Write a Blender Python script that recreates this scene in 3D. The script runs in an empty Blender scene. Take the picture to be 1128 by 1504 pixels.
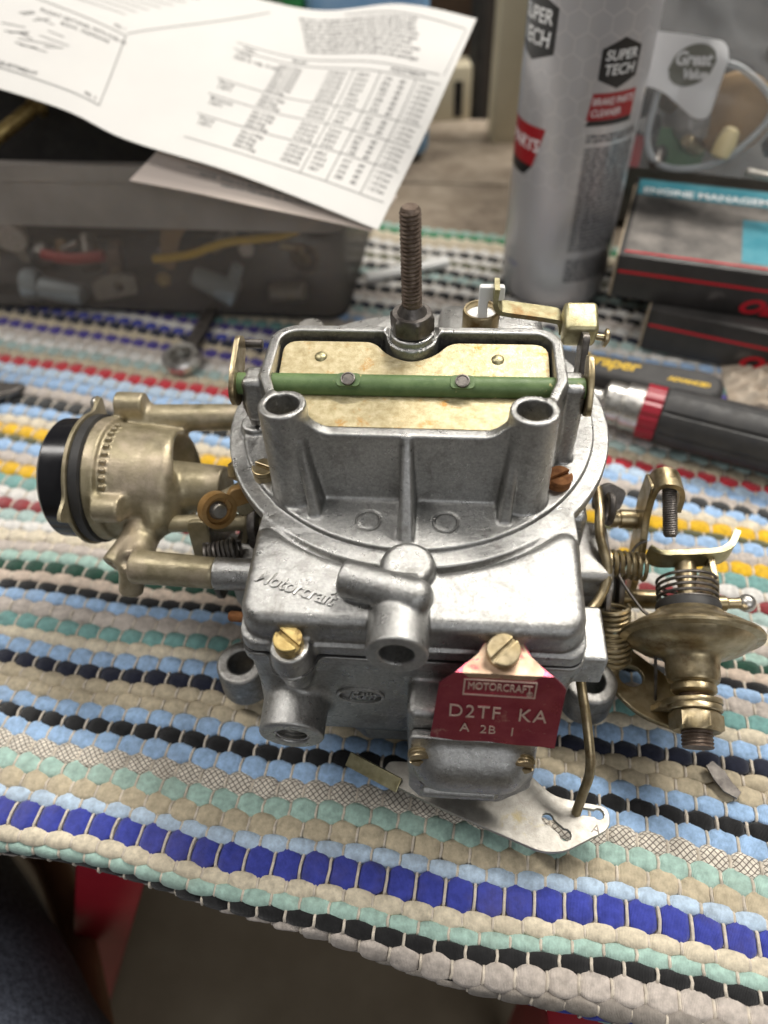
import bpy, bmesh, math, random
import numpy as np
from mathutils import Vector, Matrix
random.seed(7); RNG = np.random.default_rng(7)
S = 0.001                                   # everything below is written in millimetres
scene = bpy.context.scene
C = scene.collection
# ------------------------------------------------------------------ camera
PITCH, ROLL = math.radians(48.4), math.radians(3.0)
F_ = Vector((0, math.cos(PITCH), -math.sin(PITCH))); U_ = Vector((0, math.sin(PITCH), math.cos(PITCH))); R_ = Vector((1, 0, 0))
R2 = math.cos(ROLL)*R_ - math.sin(ROLL)*U_; U2 = math.sin(ROLL)*R_ + math.cos(ROLL)*U_
cd = bpy.data.cameras.new('camera'); cam = bpy.data.objects.new('camera', cd); C.objects.link(cam)
M = Matrix((R2, U2, -F_)).transposed().to_4x4(); M.translation = Vector((-13.2, -188.5, 250.2))*S
cam.matrix_world = M
cd.sensor_fit = 'VERTICAL'; cd.sensor_height = 36.0; cd.lens = 1043/1504*36.0
cd.clip_start = 0.01; cd.clip_end = 50
cd.dof.use_dof = True; cd.dof.focus_distance = 0.222; cd.dof.aperture_fstop = cd.lens/3.8
scene.camera = cam
# ------------------------------------------------------------------ light: garage ceiling tubes and the room's own soft light
w = bpy.data.worlds.new('World'); scene.world = w; w.use_nodes = True
bg = w.node_tree.nodes['Background']; bg.inputs[0].default_value = (1.0, 0.96, 0.91, 1); bg.inputs[1].default_value = 0.075
def area(name, loc, target, sx, sy, power, col):
    l = bpy.data.lights.new(name, 'AREA'); l.shape = 'RECTANGLE'; l.size = sx; l.size_y = sy; l.energy = power; l.color = col
    o = bpy.data.objects.new(name, l); C.objects.link(o); o.location = loc
    o.rotation_euler = (Vector(target)-Vector(loc)).to_track_quat('-Z', 'Y').to_euler(); return o
area('ceiling_tube_light', (0.55, 0.55, 1.25), (0, 0, 0.05), 1.1, 0.2, 24, (1.0, 0.955, 0.885))
area('ceiling_tube_light', (-0.75, 0.25, 1.35), (0, 0, 0.05), 0.25, 1.1, 11, (1.0, 0.96, 0.91))
area('front_fill_light', (0.35, -1.6, 1.3), (0, 0, 0.05), 1.2, 0.9, 7.5, (0.97, 0.98, 1.0))  # added fill lamp that lifts the front faces and floor, no doorway there
scene.view_settings.view_transform = 'Standard'; scene.view_settings.look = 'None'
scene.view_settings.exposure = 0.2; scene.view_settings.gamma = 1.0
scene.render.engine = 'CYCLES'
try:
    scene.cycles.max_bounces = 8; scene.cycles.transparent_max_bounces = 16
except Exception: pass
# ------------------------------------------------------------------ materials
def mat(name, col, rough=0.5, metal=0.0, col2=None, scale=120, detail=5, rough2=None, bump=0.0, bscale=900, spec=0.5,
        col3=None, scale3=60, th3=(0.55, 0.68), coat=0.0, aniso=0, world=False):
    m = bpy.data.materials.new(name); m.use_nodes = True; nt = m.node_tree; N = nt.nodes; L = nt.links
    b = N['Principled BSDF']; b.inputs['Roughness'].default_value = rough; b.inputs['Metallic'].default_value = metal
    b.inputs['Base Color'].default_value = (*col, 1); b.inputs['Specular IOR Level'].default_value = spec
    b.inputs['Coat Weight'].default_value = coat; b.inputs['Coat Roughness'].default_value = 0.15
    if world:
        co = N.new('ShaderNodeNewGeometry').outputs['Position']
    else:
        co = N.new('ShaderNodeTexCoord').outputs['Object']
    def noise(s, d=5, r=0.6):
        n = N.new('ShaderNodeTexNoise'); n.inputs['Scale'].default_value = s; n.inputs['Detail'].default_value = d
        n.inputs['Roughness'].default_value = r; L.new(co, n.inputs['Vector']); return n.outputs['Fac']
    def ramp(fac, a, c, p0=0.35, p1=0.65):
        r = N.new('ShaderNodeMapRange'); r.inputs[1].default_value = p0; r.inputs[2].default_value = p1
        r.inputs[3].default_value = a; r.inputs[4].default_value = c; L.new(fac, r.inputs[0]); return r.outputs[0]
    def mixc(f, a, c):
        x = N.new('ShaderNodeMix'); x.data_type = 'RGBA'; L.new(f, x.inputs[0])
        for i, v in ((6, a), (7, c)):
            if isinstance(v, tuple): x.inputs[i].default_value = (*v, 1)
            else: L.new(v, x.inputs[i])
        return x.outputs[2]
    out = None
    if col2 is not None:
        out = mixc(ramp(noise(scale, detail, 0.65), 0, 1), col, col2)
    if col3 is not None:
        out = mixc(ramp(noise(scale3, 8, 0.7), 0, 1, *th3), out if out is not None else col, col3)
    if out is not None: L.new(out, b.inputs['Base Color'])
    if rough2 is not None: L.new(ramp(noise(scale*1.7, 6), rough, rough2), b.inputs['Roughness'])
    if bump > 0:
        bm = N.new('ShaderNodeBump'); bm.inputs['Strength'].default_value = bump; bm.inputs['Distance'].default_value = 0.0004
        L.new(noise(bscale, 6, 0.7), bm.inputs['Height']); L.new(bm.outputs[0], b.inputs['Normal'])
    m['nodes'] = 1
    return m
MT = {}
MT['zinc'] = mat('cast_zinc', (0.36, 0.36, 0.355), 0.27, 0.93, (0.52, 0.52, 0.51), 420, 9, 0.44, 0.6, 1700, col3=(0.19, 0.185, 0.17), scale3=80, th3=(0.57, 0.74))
def castmetal(name, c0, c1, stain, r0, r1):               # die-cast zinc: fine grain, blotches, pitted skin, rubbed bright edges
    m = bpy.data.materials.new(name); m.use_nodes = True; N, L = m.node_tree.nodes, m.node_tree.links; b = N['Principled BSDF']; b.inputs['Metallic'].default_value = 0.92
    co = N.new('ShaderNodeTexCoord').outputs['Object']; geo = N.new('ShaderNodeNewGeometry')
    def nz(s, d, r=0.65, dist=0.0):
        n = N.new('ShaderNodeTexNoise'); n.inputs['Scale'].default_value = s; n.inputs['Detail'].default_value = d; n.inputs['Roughness'].default_value = r; n.inputs['Distortion'].default_value = dist; L.new(co, n.inputs['Vector']); return n.outputs['Fac']
    def mr(f, a, c, lo, hi):
        r = N.new('ShaderNodeMapRange'); r.inputs[1].default_value = lo; r.inputs[2].default_value = hi; r.inputs[3].default_value = a; r.inputs[4].default_value = c; L.new(f, r.inputs[0]); return r.outputs[0]
    def mx(f, a, c):
        x = N.new('ShaderNodeMix'); x.data_type = 'RGBA'; L.new(f, x.inputs[0])
        for i, v in ((6, a), (7, c)):
            if isinstance(v, tuple): x.inputs[i].default_value = (*v, 1)
            else: L.new(v, x.inputs[i])
        return x.outputs[2]
    c = mx(mr(nz(900, 6, 0.75), 0, 1, 0.33, 0.67), c0, c1)
    c = mx(mr(nz(120, 9, 0.74, 0.8), 0, 0.8, 0.49, 0.70), c, stain)
    c = mx(mr(nz(320, 5, 0.6, 1.5), 0, 0.7, 0.64, 0.72), c, tuple(min(1, v*1.45) for v in c1))
    c = mx(mr(geo.outputs['Pointiness'], 0, 0.8, 0.52, 0.60), c, tuple(min(1, v*1.5) for v in c1))
    L.new(c, b.inputs['Base Color']); L.new(mr(nz(240, 8, 0.7), r0, r1, 0.35, 0.65), b.inputs['Roughness'])
    b1 = N.new('ShaderNodeBump'); b1.inputs['Strength'].default_value = 0.55; b1.inputs['Distance'].default_value = 0.0005; L.new(nz(420, 8, 0.7), b1.inputs['Height'])
    b2 = N.new('ShaderNodeBump'); b2.inputs['Strength'].default_value = 0.5; b2.inputs['Distance'].default_value = 0.0002; L.new(nz(2200, 5, 0.8), b2.inputs['Height']); L.new(b1.outputs[0], b2.inputs['Normal']); L.new(b2.outputs[0], b.inputs['Normal'])
    return m
MT['zinc'] = castmetal('cast_zinc', (0.30, 0.30, 0.293), (0.50, 0.495, 0.48), (0.21, 0.203, 0.187), 0.25, 0.43)
MT['zinc_dark'] = mat('dull_cast_zinc', (0.27, 0.265, 0.255), 0.36, 0.88, (0.45, 0.44, 0.425), 300, 8, 0.6, 0.4, 1300, col3=(0.10, 0.09, 0.08), scale3=60, th3=(0.55, 0.7))
MT['zinc_dark'] = castmetal('dull_cast_zinc', (0.23, 0.225, 0.215), (0.40, 0.39, 0.375), (0.12, 0.11, 0.095), 0.32, 0.52)
MT['olive'] = mat('olive_dichromate_casting', (0.25, 0.215, 0.13), 0.34, 0.65, (0.40, 0.345, 0.235), 110, 7, 0.6, 0.3, 900, col3=(0.48, 0.40, 0.30), scale3=45, th3=(0.5, 0.68))
MT['gold'] = mat('gold_dichromate_steel', (0.31, 0.245, 0.135), 0.28, 0.92, (0.49, 0.41, 0.27), 170, 7, 0.5, 0.15, 1200, col3=(0.20, 0.12, 0.05), scale3=90, th3=(0.56, 0.7))
MT['yellowzinc'] = mat('yellow_zinc_steel', (0.36, 0.32, 0.18), 0.3, 0.9, (0.52, 0.48, 0.30), 300, 7, 0.5, 0.3, 1600, col3=(0.36, 0.22, 0.10), scale3=70, th3=(0.6, 0.72))
MT['chokeplate'] = mat('stained_choke_plate', (0.38, 0.31, 0.17), 0.36, 0.8, (0.56, 0.49, 0.32), 420, 9, 0.55, 0.3, 1800, col3=(0.45, 0.24, 0.06), scale3=170, th3=(0.57, 0.68))
MT['green'] = mat('green_shaft_coating', (0.085, 0.15, 0.05), 0.42, 0.0, (0.135, 0.21, 0.08), 190, 7, 0.6, 0.2, 1500, col3=(0.50, 0.46, 0.20), scale3=210, th3=(0.64, 0.67))
MT['rust'] = mat('rusty_brown_steel', (0.12, 0.085, 0.065), 0.42, 0.8, (0.23, 0.18, 0.145), 300, 7, 0.7, 0.4, 1500)
MT['orange_rust'] = mat('orange_rust', (0.20, 0.075, 0.025), 0.7, 0.3, (0.38, 0.17, 0.06), 350, 7, 0.85, 0.6, 1500)
MT['darksteel'] = mat('dark_steel', (0.11, 0.10, 0.095), 0.38, 0.9, (0.24, 0.22, 0.20), 250, 7, 0.55, 0.25, 1500)
MT['steel'] = mat('bright_steel', (0.5, 0.49, 0.47), 0.25, 0.95, (0.68, 0.66, 0.62), 220, 6, 0.42, 0.1, 1500)
MT['brass'] = mat('brass_screw', (0.34, 0.24, 0.09), 0.33, 0.9, (0.52, 0.40, 0.17), 320, 6, 0.5, 0.4, 1500, col3=(0.16, 0.10, 0.04), scale3=260, th3=(0.54, 0.62))
MT['lever'] = mat('pale_lever_steel', (0.34, 0.32, 0.285), 0.42, 0.9, (0.47, 0.45, 0.41), 320, 7, 0.5, 0.2, 1500, col3=(0.42, 0.36, 0.22), scale3=90, th3=(0.58, 0.7))
MT['tag'] = mat('red_anodised_tag', (0.36, 0.06, 0.10), 0.26, 0.9, (0.46, 0.10, 0.14), 130, 6, 0.40, 0.25, 300, col3=(0.66, 0.36, 0.34), scale3=150, th3=(0.60, 0.70))
MT['tagbare'] = mat('bare_tag_metal', (0.40, 0.27, 0.19), 0.45, 0.8, (0.52, 0.40, 0.28), 200, 6, 0.6, col3=(0.40, 0.12, 0.12), scale3=180, th3=(0.56, 0.64))
MT['tagletter'] = mat('embossed_letter_metal', (0.80, 0.62, 0.54), 0.4, 0.6)
MT['black'] = mat('black_plastic', (0.008, 0.008, 0.01), 0.16, 0.0, (0.014, 0.014, 0.016), 60, 4, 0.24)
MT['rubber'] = mat('black_rubber', (0.02, 0.02, 0.021), 0.5, 0.0, (0.04, 0.038, 0.036), 90, 5, 0.65, 0.15, 1200)
MT['white_plastic'] = mat('white_nylon', (0.82, 0.82, 0.80), 0.4)
MT['amber'] = mat('amber_lever', (0.30, 0.16, 0.045), 0.4, 0.35, (0.40, 0.25, 0.10), 120, 5, 0.5)
MT['hole'] = mat('bore_shade', (0.02, 0.018, 0.016), 0.7)  # near-black colour standing in for the shade inside bores
# ------------------------------------------------------------------ object helpers
def tag(o, label=None, cat=None, group=None, kind=None):
    if label: o['label'] = label
    if cat: o['category'] = cat
    if group: o['group'] = group
    if kind: o['kind'] = kind
    return o
def empty(name, loc=(0, 0, 0), rz=0.0):
    o = bpy.data.objects.new(name, None); C.objects.link(o); o.location = Vector(loc)*S; o.rotation_euler = (0, 0, rz)
    o.empty_display_size = 0.01; return o
def link(name, me, material, parent=None):
    o = bpy.data.objects.new(name, me); C.objects.link(o)
    if material is not None and not me.materials: me.materials.append(MT[material] if isinstance(material, str) else material)
    if parent is not None: o.parent = parent
    return o
def build(name, v, f, material, parent=None, smooth=True, angle=35, normals=None):
    me = bpy.data.meshes.new(name)
    v = np.asarray(v, dtype=np.float64)*S
    me.from_pydata(v.tolist(), [], [tuple(int(i) for i in q) for q in f]); me.update()
    if smooth:
        me.polygons.foreach_set('use_smooth', [True]*len(me.polygons))
        if normals is not None: me.normals_split_custom_set_from_vertices(normals.tolist())
        elif angle: me.set_sharp_from_angle(angle=math.radians(angle))
    return link(name, me, material, parent)
class MB:                                         # collects shapes that belong to ONE part
    def __init__(s): s.v = []; s.f = []
    def add(s, vf):
        n = len(s.v); s.v += [tuple(p) for p in vf[0]]; s.f += [tuple(i+n for i in q) for q in vf[1]]; return s
    def out(s, name, material, parent=None, **k): return build(name, s.v, s.f, material, parent, **k)
def basis(axis):
    a = Vector(axis).normalized(); t = Vector((0, 0, 1)) if abs(a.z) < 0.9 else Vector((1, 0, 0))
    x = t.cross(a).normalized(); return x, a.cross(x), a
def lathe(profile, p0, axis, seg=40, ph=0.0):     # profile: (radius, distance along the axis)
    x, y, a = basis(axis); p0 = Vector(p0); v = []; f = []
    for r, t in profile:
        for k in range(seg):
            an = 2*math.pi*(k+ph)/seg; v.append(p0 + a*t + (x*math.cos(an)+y*math.sin(an))*max(r, 1e-3))
    for i in range(len(profile)-1):
        for k in range(seg):
            k2 = (k+1) % seg; f.append((i*seg+k, i*seg+k2, (i+1)*seg+k2, (i+1)*seg+k))
    f.append(tuple(range(seg-1, -1, -1))); n = (len(profile)-1)*seg; f.append(tuple(range(n, n+seg)))
    return v, f
def cyl(p0, p1, r, bev=0.3, seg=32, r1=None):
    d = (Vector(p1)-Vector(p0)); L = d.length; r1 = r if r1 is None else r1
    return lathe([(r-bev, 0), (r, bev), (r1, L-bev), (r1-bev, L)], p0, d, seg)
def smoothpath(pts, n=8):
    P = [Vector(p) for p in pts]; out = []
    for i in range(len(P)-1):
        a, b, c, d = P[max(i-1, 0)], P[i], P[i+1], P[min(i+2, len(P)-1)]
        for k in range(n):
            t = k/n; out.append(0.5*((2*b)+(c-a)*t+(2*a-5*b+4*c-d)*t*t+(3*b-a-3*c+d)*t**3))
    out.append(P[-1]); return out
def tube(pts, r, seg=10, sm=0):
    P = smoothpath(pts, sm) if sm else [Vector(p) for p in pts]
    v = []; f = []; T = (P[1]-P[0]).normalized(); x, y, _ = basis(T)
    for i, p in enumerate(P):
        t = ((P[min(i+1, len(P)-1)]-P[max(i-1, 0)])).normalized()
        x = (x - t*x.dot(t)).normalized(); y = t.cross(x)
        rr = r(i/(len(P)-1)) if callable(r) else r
        for k in range(seg):
            an = 2*math.pi*k/seg; v.append(p+(x*math.cos(an)+y*math.sin(an))*rr)
    for i in range(len(P)-1):
        for k in range(seg):
            k2 = (k+1) % seg; f.append((i*seg+k, i*seg+k2, (i+1)*seg+k2, (i+1)*seg+k))
    f.append(tuple(range(seg-1, -1, -1))); n = (len(P)-1)*seg; f.append(tuple(range(n, n+seg)))
    return v, f
def helix(p0, p1, R, r, turns, seg=6, per=20, R1=None):
    p0 = Vector(p0); d = Vector(p1)-p0; x, y, a = basis(d); n = int(turns*per); P = []
    for i in range(n+1):
        u = i/n; an = 2*math.pi*turns*u; rr = R + ((R1 if R1 is not None else R)-R)*u
        P.append(p0+d*u+(x*math.cos(an)+y*math.sin(an))*rr)
    return tube(P, r, seg)
def thread(p0, p1, r, pitch, depth=0.45, seg=24, chamfer=True):
    p0 = Vector(p0); d = Vector(p1)-p0; L = d.length; x, y, a = basis(d); n = int(L/pitch*8); v = []; f = []
    for i in range(n+1):
        t = L*i/n
        for k in range(seg):
            an = 2*math.pi*k/seg; ph = (t/pitch - k/seg) % 1.0
            rr = r - depth*abs(2*ph-1)**1.2
            if chamfer: rr = min(rr, r-0.9+min(L-t, 1.5)*0.7)
            v.append(p0+a*t+(x*math.cos(an)+y*math.sin(an))*rr)
    for i in range(n):
        for k in range(seg):
            k2 = (k+1) % seg; f.append((i*seg+k, i*seg+k2, (i+1)*seg+k2, (i+1)*seg+k))
    f.append(tuple(range(seg-1, -1, -1))); m = n*seg; f.append(tuple(range(m, m+seg)))
    return v, f
def hexnut(p0, axis, af, h, ph=0.0):
    r = af/math.sqrt(3); x, y, a = basis(axis); p0 = Vector(p0); v = []; f = []; seg = 48
    for t, lim in ((0, af*0.5-0.1), (h*0.14, 9e9), (h*0.86, 9e9), (h, af*0.5-0.1)):
        for k in range(seg):
            an = 2*math.pi*k/seg; q = (an % (math.pi/3))-math.pi/6; rr = min(af/2/math.cos(q), lim)
            v.append(p0+a*t+(x*math.cos(an+ph)+y*math.sin(an+ph))*rr)
    for i in range(3):
        for k in range(seg):
            k2 = (k+1) % seg; f.append((i*seg+k, i*seg+k2, (i+1)*seg+k2, (i+1)*seg+k))
    f.append(tuple(range(seg-1, -1, -1))); f.append(tuple(range(3*seg, 4*seg)))
    return v, f
def curve_mesh(cu):
    o = bpy.data.objects.new('tmp', cu); me = bpy.data.meshes.new_from_object(o)
    v = [p.co.copy() for p in me.vertices]; f = [tuple(p.vertices) for p in me.polygons]
    bpy.data.objects.remove(o); bpy.data.meshes.remove(me); bpy.data.curves.remove(cu); return v, f
def frame(vf, o, ux, uy):
    o = Vector(o); ux = Vector(ux).normalized(); uy = Vector(uy); uy = (uy-ux*uy.dot(ux)).normalized(); uz = ux.cross(uy)
    return [o+ux*p[0]+uy*p[1]+uz*p[2] for p in vf[0]], vf[1]
def plate(outline, th, holes=(), bev=0.2):        # flat plate with holes, centred on z = 0 of its frame
    cu = bpy.data.curves.new('tmp', 'CURVE'); cu.dimensions = '2D'; cu.fill_mode = 'BOTH'
    cu.extrude = th/2-bev; cu.bevel_depth = bev; cu.bevel_resolution = 1; cu.offset = -bev
    for loop in [outline]+list(holes):
        sp = cu.splines.new('POLY'); sp.points.add(len(loop)-1); sp.use_cyclic_u = True
        for q, p in zip(sp.points, loop): q.co = (p[0], p[1], 0, 1)
    return curve_mesh(cu)
def circ(x, y, r, n=20, ry=None): return [(x+r*math.cos(2*math.pi*k/n), y+(ry or r)*math.sin(2*math.pi*k/n)) for k in range(n)]
def rpoly(pts, r, n=5):                           # polygon with rounded corners
    out = []; m = len(pts)
    for i in range(m):
        p, a, b = Vector(pts[i]), Vector(pts[i-1]), Vector(pts[(i+1) % m])
        rr = r[i] if isinstance(r, (list, tuple)) else r
        da, db = (a-p), (b-p); d = min(rr, da.length*0.45, db.length*0.45)
        s, e = p+da.normalized()*d, p+db.normalized()*d
        for k in range(n+1):
            t = k/n; out.append(tuple(s*(1-t)**2+p*2*t*(1-t)+e*t*t))
    return out
def text(s, size, th, bev=0.0, shear=0.0, sx=1.0, space=1.0, align='LEFT', offset=0.0):
    cu = bpy.data.curves.new('tmp', 'FONT'); cu.body = s; cu.size = size; cu.extrude = th; cu.bevel_depth = bev; cu.shear = shear
    cu.space_character = space; cu.align_x = align; cu.align_y = 'CENTER'; cu.resolution_u = 4; cu.offset = offset
    v, f = curve_mesh(cu); return [Vector((p.x*sx, p.y, p.z)) for p in v], f
def box(x0, x1, y0, y1, z0, z1, bev=0.5, seg=2):
    bm = bmesh.new(); bmesh.ops.create_cube(bm, size=1)
    for v in bm.verts: v.co = Vector((x0+(v.co.x+.5)*(x1-x0), y0+(v.co.y+.5)*(y1-y0), z0+(v.co.z+.5)*(z1-z0)))
    if bev: bmesh.ops.bevel(bm, geom=bm.edges[:], offset=bev, segments=seg, affect='EDGES', profile=0.5)
    bm.verts.index_update(); r = [v.co.copy() for v in bm.verts], [tuple(v.index for v in f.verts) for f in bm.faces]; bm.free(); return r
def slothead(p0, n, r, h, ang=0.0, slot=0.9, dep=0.5, dome=0.0):
    x, y, a = basis(n); sx = x*math.cos(ang)+y*math.sin(ang); sy = a.cross(sx); m = MB()
    m.add(lathe([(r, 0), (r, h*(1-dep))], p0, n, 36))
    for s in (1, -1):
        a0 = math.asin(slot/r); loop = [(r*math.cos(a0+(math.pi-2*a0)*k/16), s*r*math.sin(a0+(math.pi-2*a0)*k/16)) for k in range(17)]
        if s < 0: loop = loop[::-1]
        m.add(frame(plate(loop, h*dep, bev=min(0.35, h*dep*0.3)), Vector(p0)+a*(h*(1-dep*0.5)), sx, sy))
    return m.v, m.f
# ------------------------------------------------------------------ signed distance casting (soft fillets where features meet)
class Casting:
    def __init__(s, lo, hi, h=0.6):
        s.lo = np.array(lo, float); s.h = h; s.n = np.ceil((np.array(hi)-s.lo)/h).astype(int)+1
        s.F = np.full(s.n, 8.0, np.float32); s.I = np.zeros(s.n, np.int8)
    def _blk(s, lo, hi, m):
        a = np.clip(np.floor((np.array(lo)-m-s.lo)/s.h).astype(int), 0, s.n); b = np.clip(np.ceil((np.array(hi)+m-s.lo)/s.h).astype(int)+1, 0, s.n)
        ax = [(s.lo[i]+s.h*np.arange(a[i], b[i])).astype(np.float32) for i in range(3)]
        return tuple(slice(a[i], b[i]) for i in range(3)), ax[0][:, None, None], ax[1][None, :, None], ax[2][None, None, :]
    def add(s, fn, lo, hi, k=1.0, pid=0):
        sl, X, Y, Z = s._blk(lo, hi, k+2.5); b = np.broadcast_to(fn(X, Y, Z), s.F[sl].shape).astype(np.float32); a = s.F[sl]
        s.I[sl] = np.where(b < a, pid, s.I[sl]); h = np.clip(0.5+0.5*(b-a)/k, 0, 1); s.F[sl] = b+(a-b)*h-k*h*(1-h)
    def sub(s, fn, lo, hi, k=0.5, pid=None):
        sl, X, Y, Z = s._blk(lo, hi, k+2.5); b = -np.broadcast_to(fn(X, Y, Z), s.F[sl].shape).astype(np.float32); a = s.F[sl]
        if pid is not None: s.I[sl] = np.where(b > a, pid, s.I[sl])
        h = np.clip(0.5-0.5*(b-a)/k, 0, 1); s.F[sl] = b+(a-b)*h+k*h*(1-h)
    def mesh(s):
        F = s.F; sg = F < 0; nx, ny, nz = s.n-1
        c = np.zeros((nx, ny, nz), np.int8)
        for i in (0, 1):
            for j in (0, 1):
                for k in (0, 1): c += sg[i:i+nx, j:j+ny, k:k+nz]
        act = (c > 0) & (c < 8); idx = np.argwhere(act); ids = np.full(act.shape, -1, np.int64); ids[act] = np.arange(len(idx))
        acc = np.zeros((len(idx), 3)); cnt = np.zeros(len(idx)); cor = [(i, j, k) for i in (0, 1) for j in (0, 1) for k in (0, 1)]
        val = {q: F[idx[:, 0]+q[0], idx[:, 1]+q[1], idx[:, 2]+q[2]].astype(float) for q in cor}
        for q in cor:
            for ax in range(3):
                if q[ax] == 0:
                    p = list(q); p[ax] = 1; p = tuple(p); a, b = val[q], val[p]; x = (a < 0) != (b < 0)
                    t = np.where(x, a/np.where(x, a-b, 1), 0); o = np.array(q, float)[None]+np.eye(3)[ax][None]*t[:, None]
                    acc += np.where(x[:, None], o, 0); cnt += x
        loc = acc/cnt[:, None]
        g = np.zeros((len(idx), 3))                       # gradient, trilinear inside the cell
        wx, wy, wz = loc.T
        for ax in range(3):
            for q in cor:
                if q[ax] == 0:
                    p = list(q); p[ax] = 1; wt = 1.0
                    for o, wv in enumerate((wx, wy, wz)):
                        if o != ax: wt = wt*(wv if q[o] else 1-wv)
                    g[:, ax] += wt*(val[tuple(p)]-val[q])
        nrm = g/np.maximum(np.linalg.norm(g, axis=1, keepdims=True), 1e-9)
        V = s.lo+(idx+loc)*s.h; faces = []
        for ax in range(3):
            o1, o2 = (ax+1) % 3, (ax+2) % 3
            sl0 = [slice(1, -1)]*3; sl0[ax] = slice(0, -1); sl1 = list(sl0); sl1[ax] = slice(1, None)
            A, B = sg[tuple(sl0)], sg[tuple(sl1)]; e = np.argwhere(A != B)
            if not len(e): continue
            sgn = A[e[:, 0], e[:, 1], e[:, 2]]; base = e.copy(); base[:, o1] += 1; base[:, o2] += 1
            def cid(d1, d2):
                q = base.copy(); q[:, o1] += d1; q[:, o2] += d2; return ids[q[:, 0], q[:, 1], q[:, 2]]
            Q = np.stack([cid(-1, -1), cid(0, -1), cid(0, 0), cid(-1, 0)], 1); Q[~sgn] = Q[~sgn][:, ::-1]; faces.append(Q)
        Fq = np.concatenate(faces); pid = s.I[idx[:, 0], idx[:, 1], idx[:, 2]]
        return V, nrm, Fq, pid
    def parts(s, table, parent):                          # table: pid -> (name, material, parent pid or None)
        V, nrm, Fq, pid = s.mesh(); fp = np.sort(pid[Fq], axis=1)[:, 1].astype(int); res = {}
        for k, (name, m, par) in table.items():               # stray islands of a part go back to the casting they sit on
            sel = np.where(fp == k)[0]
            if not len(sel): continue
            lab = np.arange(len(V))
            for _ in range(400):
                mn = lab[Fq[sel]].min(axis=1); new = lab.copy()
                for c in range(4): np.minimum.at(new, Fq[sel][:, c], mn)
                new = new[new]
                if (new == lab).all(): break
                lab = new
            fl = lab[Fq[sel][:, 0]]; u, cnt = np.unique(fl, return_counts=True)
            if len(u) > 1:
                big = u[cnt.argmax()]; bad = sel[fl != big]
                fp[bad] = par if par is not None else [q for q in table if q != k][0] if len(table) > 1 else k
        for k, (name, m, par) in table.items():
            q = Fq[fp == k]
            if not len(q): print('empty part', name); continue
            u, inv = np.unique(q, return_inverse=True)
            res[k] = build(name, V[u], inv.reshape(-1, 4), m, res[par] if par is not None else parent, normals=nrm[u])
        return res
def smax(a, b, k): h = np.clip(0.5-0.5*(b-a)/k, 0, 1); return b+(a-b)*h+k*h*(1-h)
def rnd(d2, dz, R): return np.hypot(np.maximum(d2+R, 0), np.maximum(dz+R, 0))+np.minimum(np.maximum(d2+R, dz+R), 0)-R
def sbox(c, hf, r=1.0):
    def f(X, Y, Z):
        q = [np.abs(v-c[i])-hf[i]+r for i, v in enumerate((X, Y, Z))]
        return np.sqrt(np.maximum(q[0], 0)**2+np.maximum(q[1], 0)**2+np.maximum(q[2], 0)**2)+np.minimum(np.maximum(np.maximum(q[0], q[1]), q[2]), 0)-r
    return f
def scyl(p0, p1, r0, r1=None, rd=0.5):
    p0, p1 = np.array(p0, float), np.array(p1, float); d = p1-p0; L = np.linalg.norm(d); d = d/L; r1 = r0 if r1 is None else r1
    def f(X, Y, Z):
        x, y, z = X-p0[0], Y-p0[1], Z-p0[2]; t = x*d[0]+y*d[1]+z*d[2]
        rad = np.sqrt(np.maximum(x*x+y*y+z*z-t*t, 0)); R = r0+(r1-r0)*np.clip(t/L, 0, 1)
        return rnd(rad-R, np.abs(t-L/2)-L/2, rd)
    return f
def bb(p0, p1, r): return np.minimum(p0, p1)-r, np.maximum(p0, p1)+r
def poly2(pts):
    P = np.array(pts, float); m = len(P)
    def f(X, Y):
        X, Y = np.broadcast_arrays(X, Y); d = np.full(X.shape, 1e9); s = np.ones(X.shape)
        for i in range(m):
            a, b = P[i], P[i-1]; e = b-a; wx, wy = X-a[0], Y-a[1]; t = np.clip((wx*e[0]+wy*e[1])/(e@e), 0, 1)
            d = np.minimum(d, (wx-e[0]*t)**2+(wy-e[1]*t)**2)
            c1, c2, c3 = Y >= a[1], Y < b[1], e[0]*wy > e[1]*wx
            s = np.where((c1 & c2 & c3) | (~c1 & ~c2 & ~c3), -s, s)
        return s*np.sqrt(d)
    return f
# ================================================================== the carburetor (frame: x right, y away, z up from the rug)
carb = tag(empty('carburetor', (0, 0, 0), math.radians(-6.7)), 'grey cast metal carburetor with green choke shaft and red tag on the rug', 'carburetor')
# ---- air horn casting: flange, bowl cover, choke horn, vent tubes, ribs in one soft-filleted skin
A = Casting((-70, -103, 66), (72, 68, 126), 0.6)
cyl2 = lambda r, z0, z1, rd: (lambda X, Y, Z: rnd(np.hypot(X, Y)-r, np.abs(Z-(z0+z1)/2)-(z1-z0)/2, rd))
deck2 = poly2([(-40.5, -34), (-42, -81.5), (46, -81.5), (45, -34)])
def deck(X, Y, Z):
    top = 86.2-np.maximum(0, -52-Y)*0.30
    return rnd(deck2(X, Y)-5.0, np.maximum((Z-top)*0.96, 71.2-Z), 0.7)
A.add(deck, (-50, -90, 70), (54, -28, 88), 0.3, 1)
A.add(cyl2(65.2, 81.6, 86.2, 0.5), (-66, -66, 81), (66, 66, 87), 0.6, 0)
A.add(cyl2(59.8, 80, 88.0, 0.35), (-61, -61, 80), (61, 61, 88.5), 0.25, 0)
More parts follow.
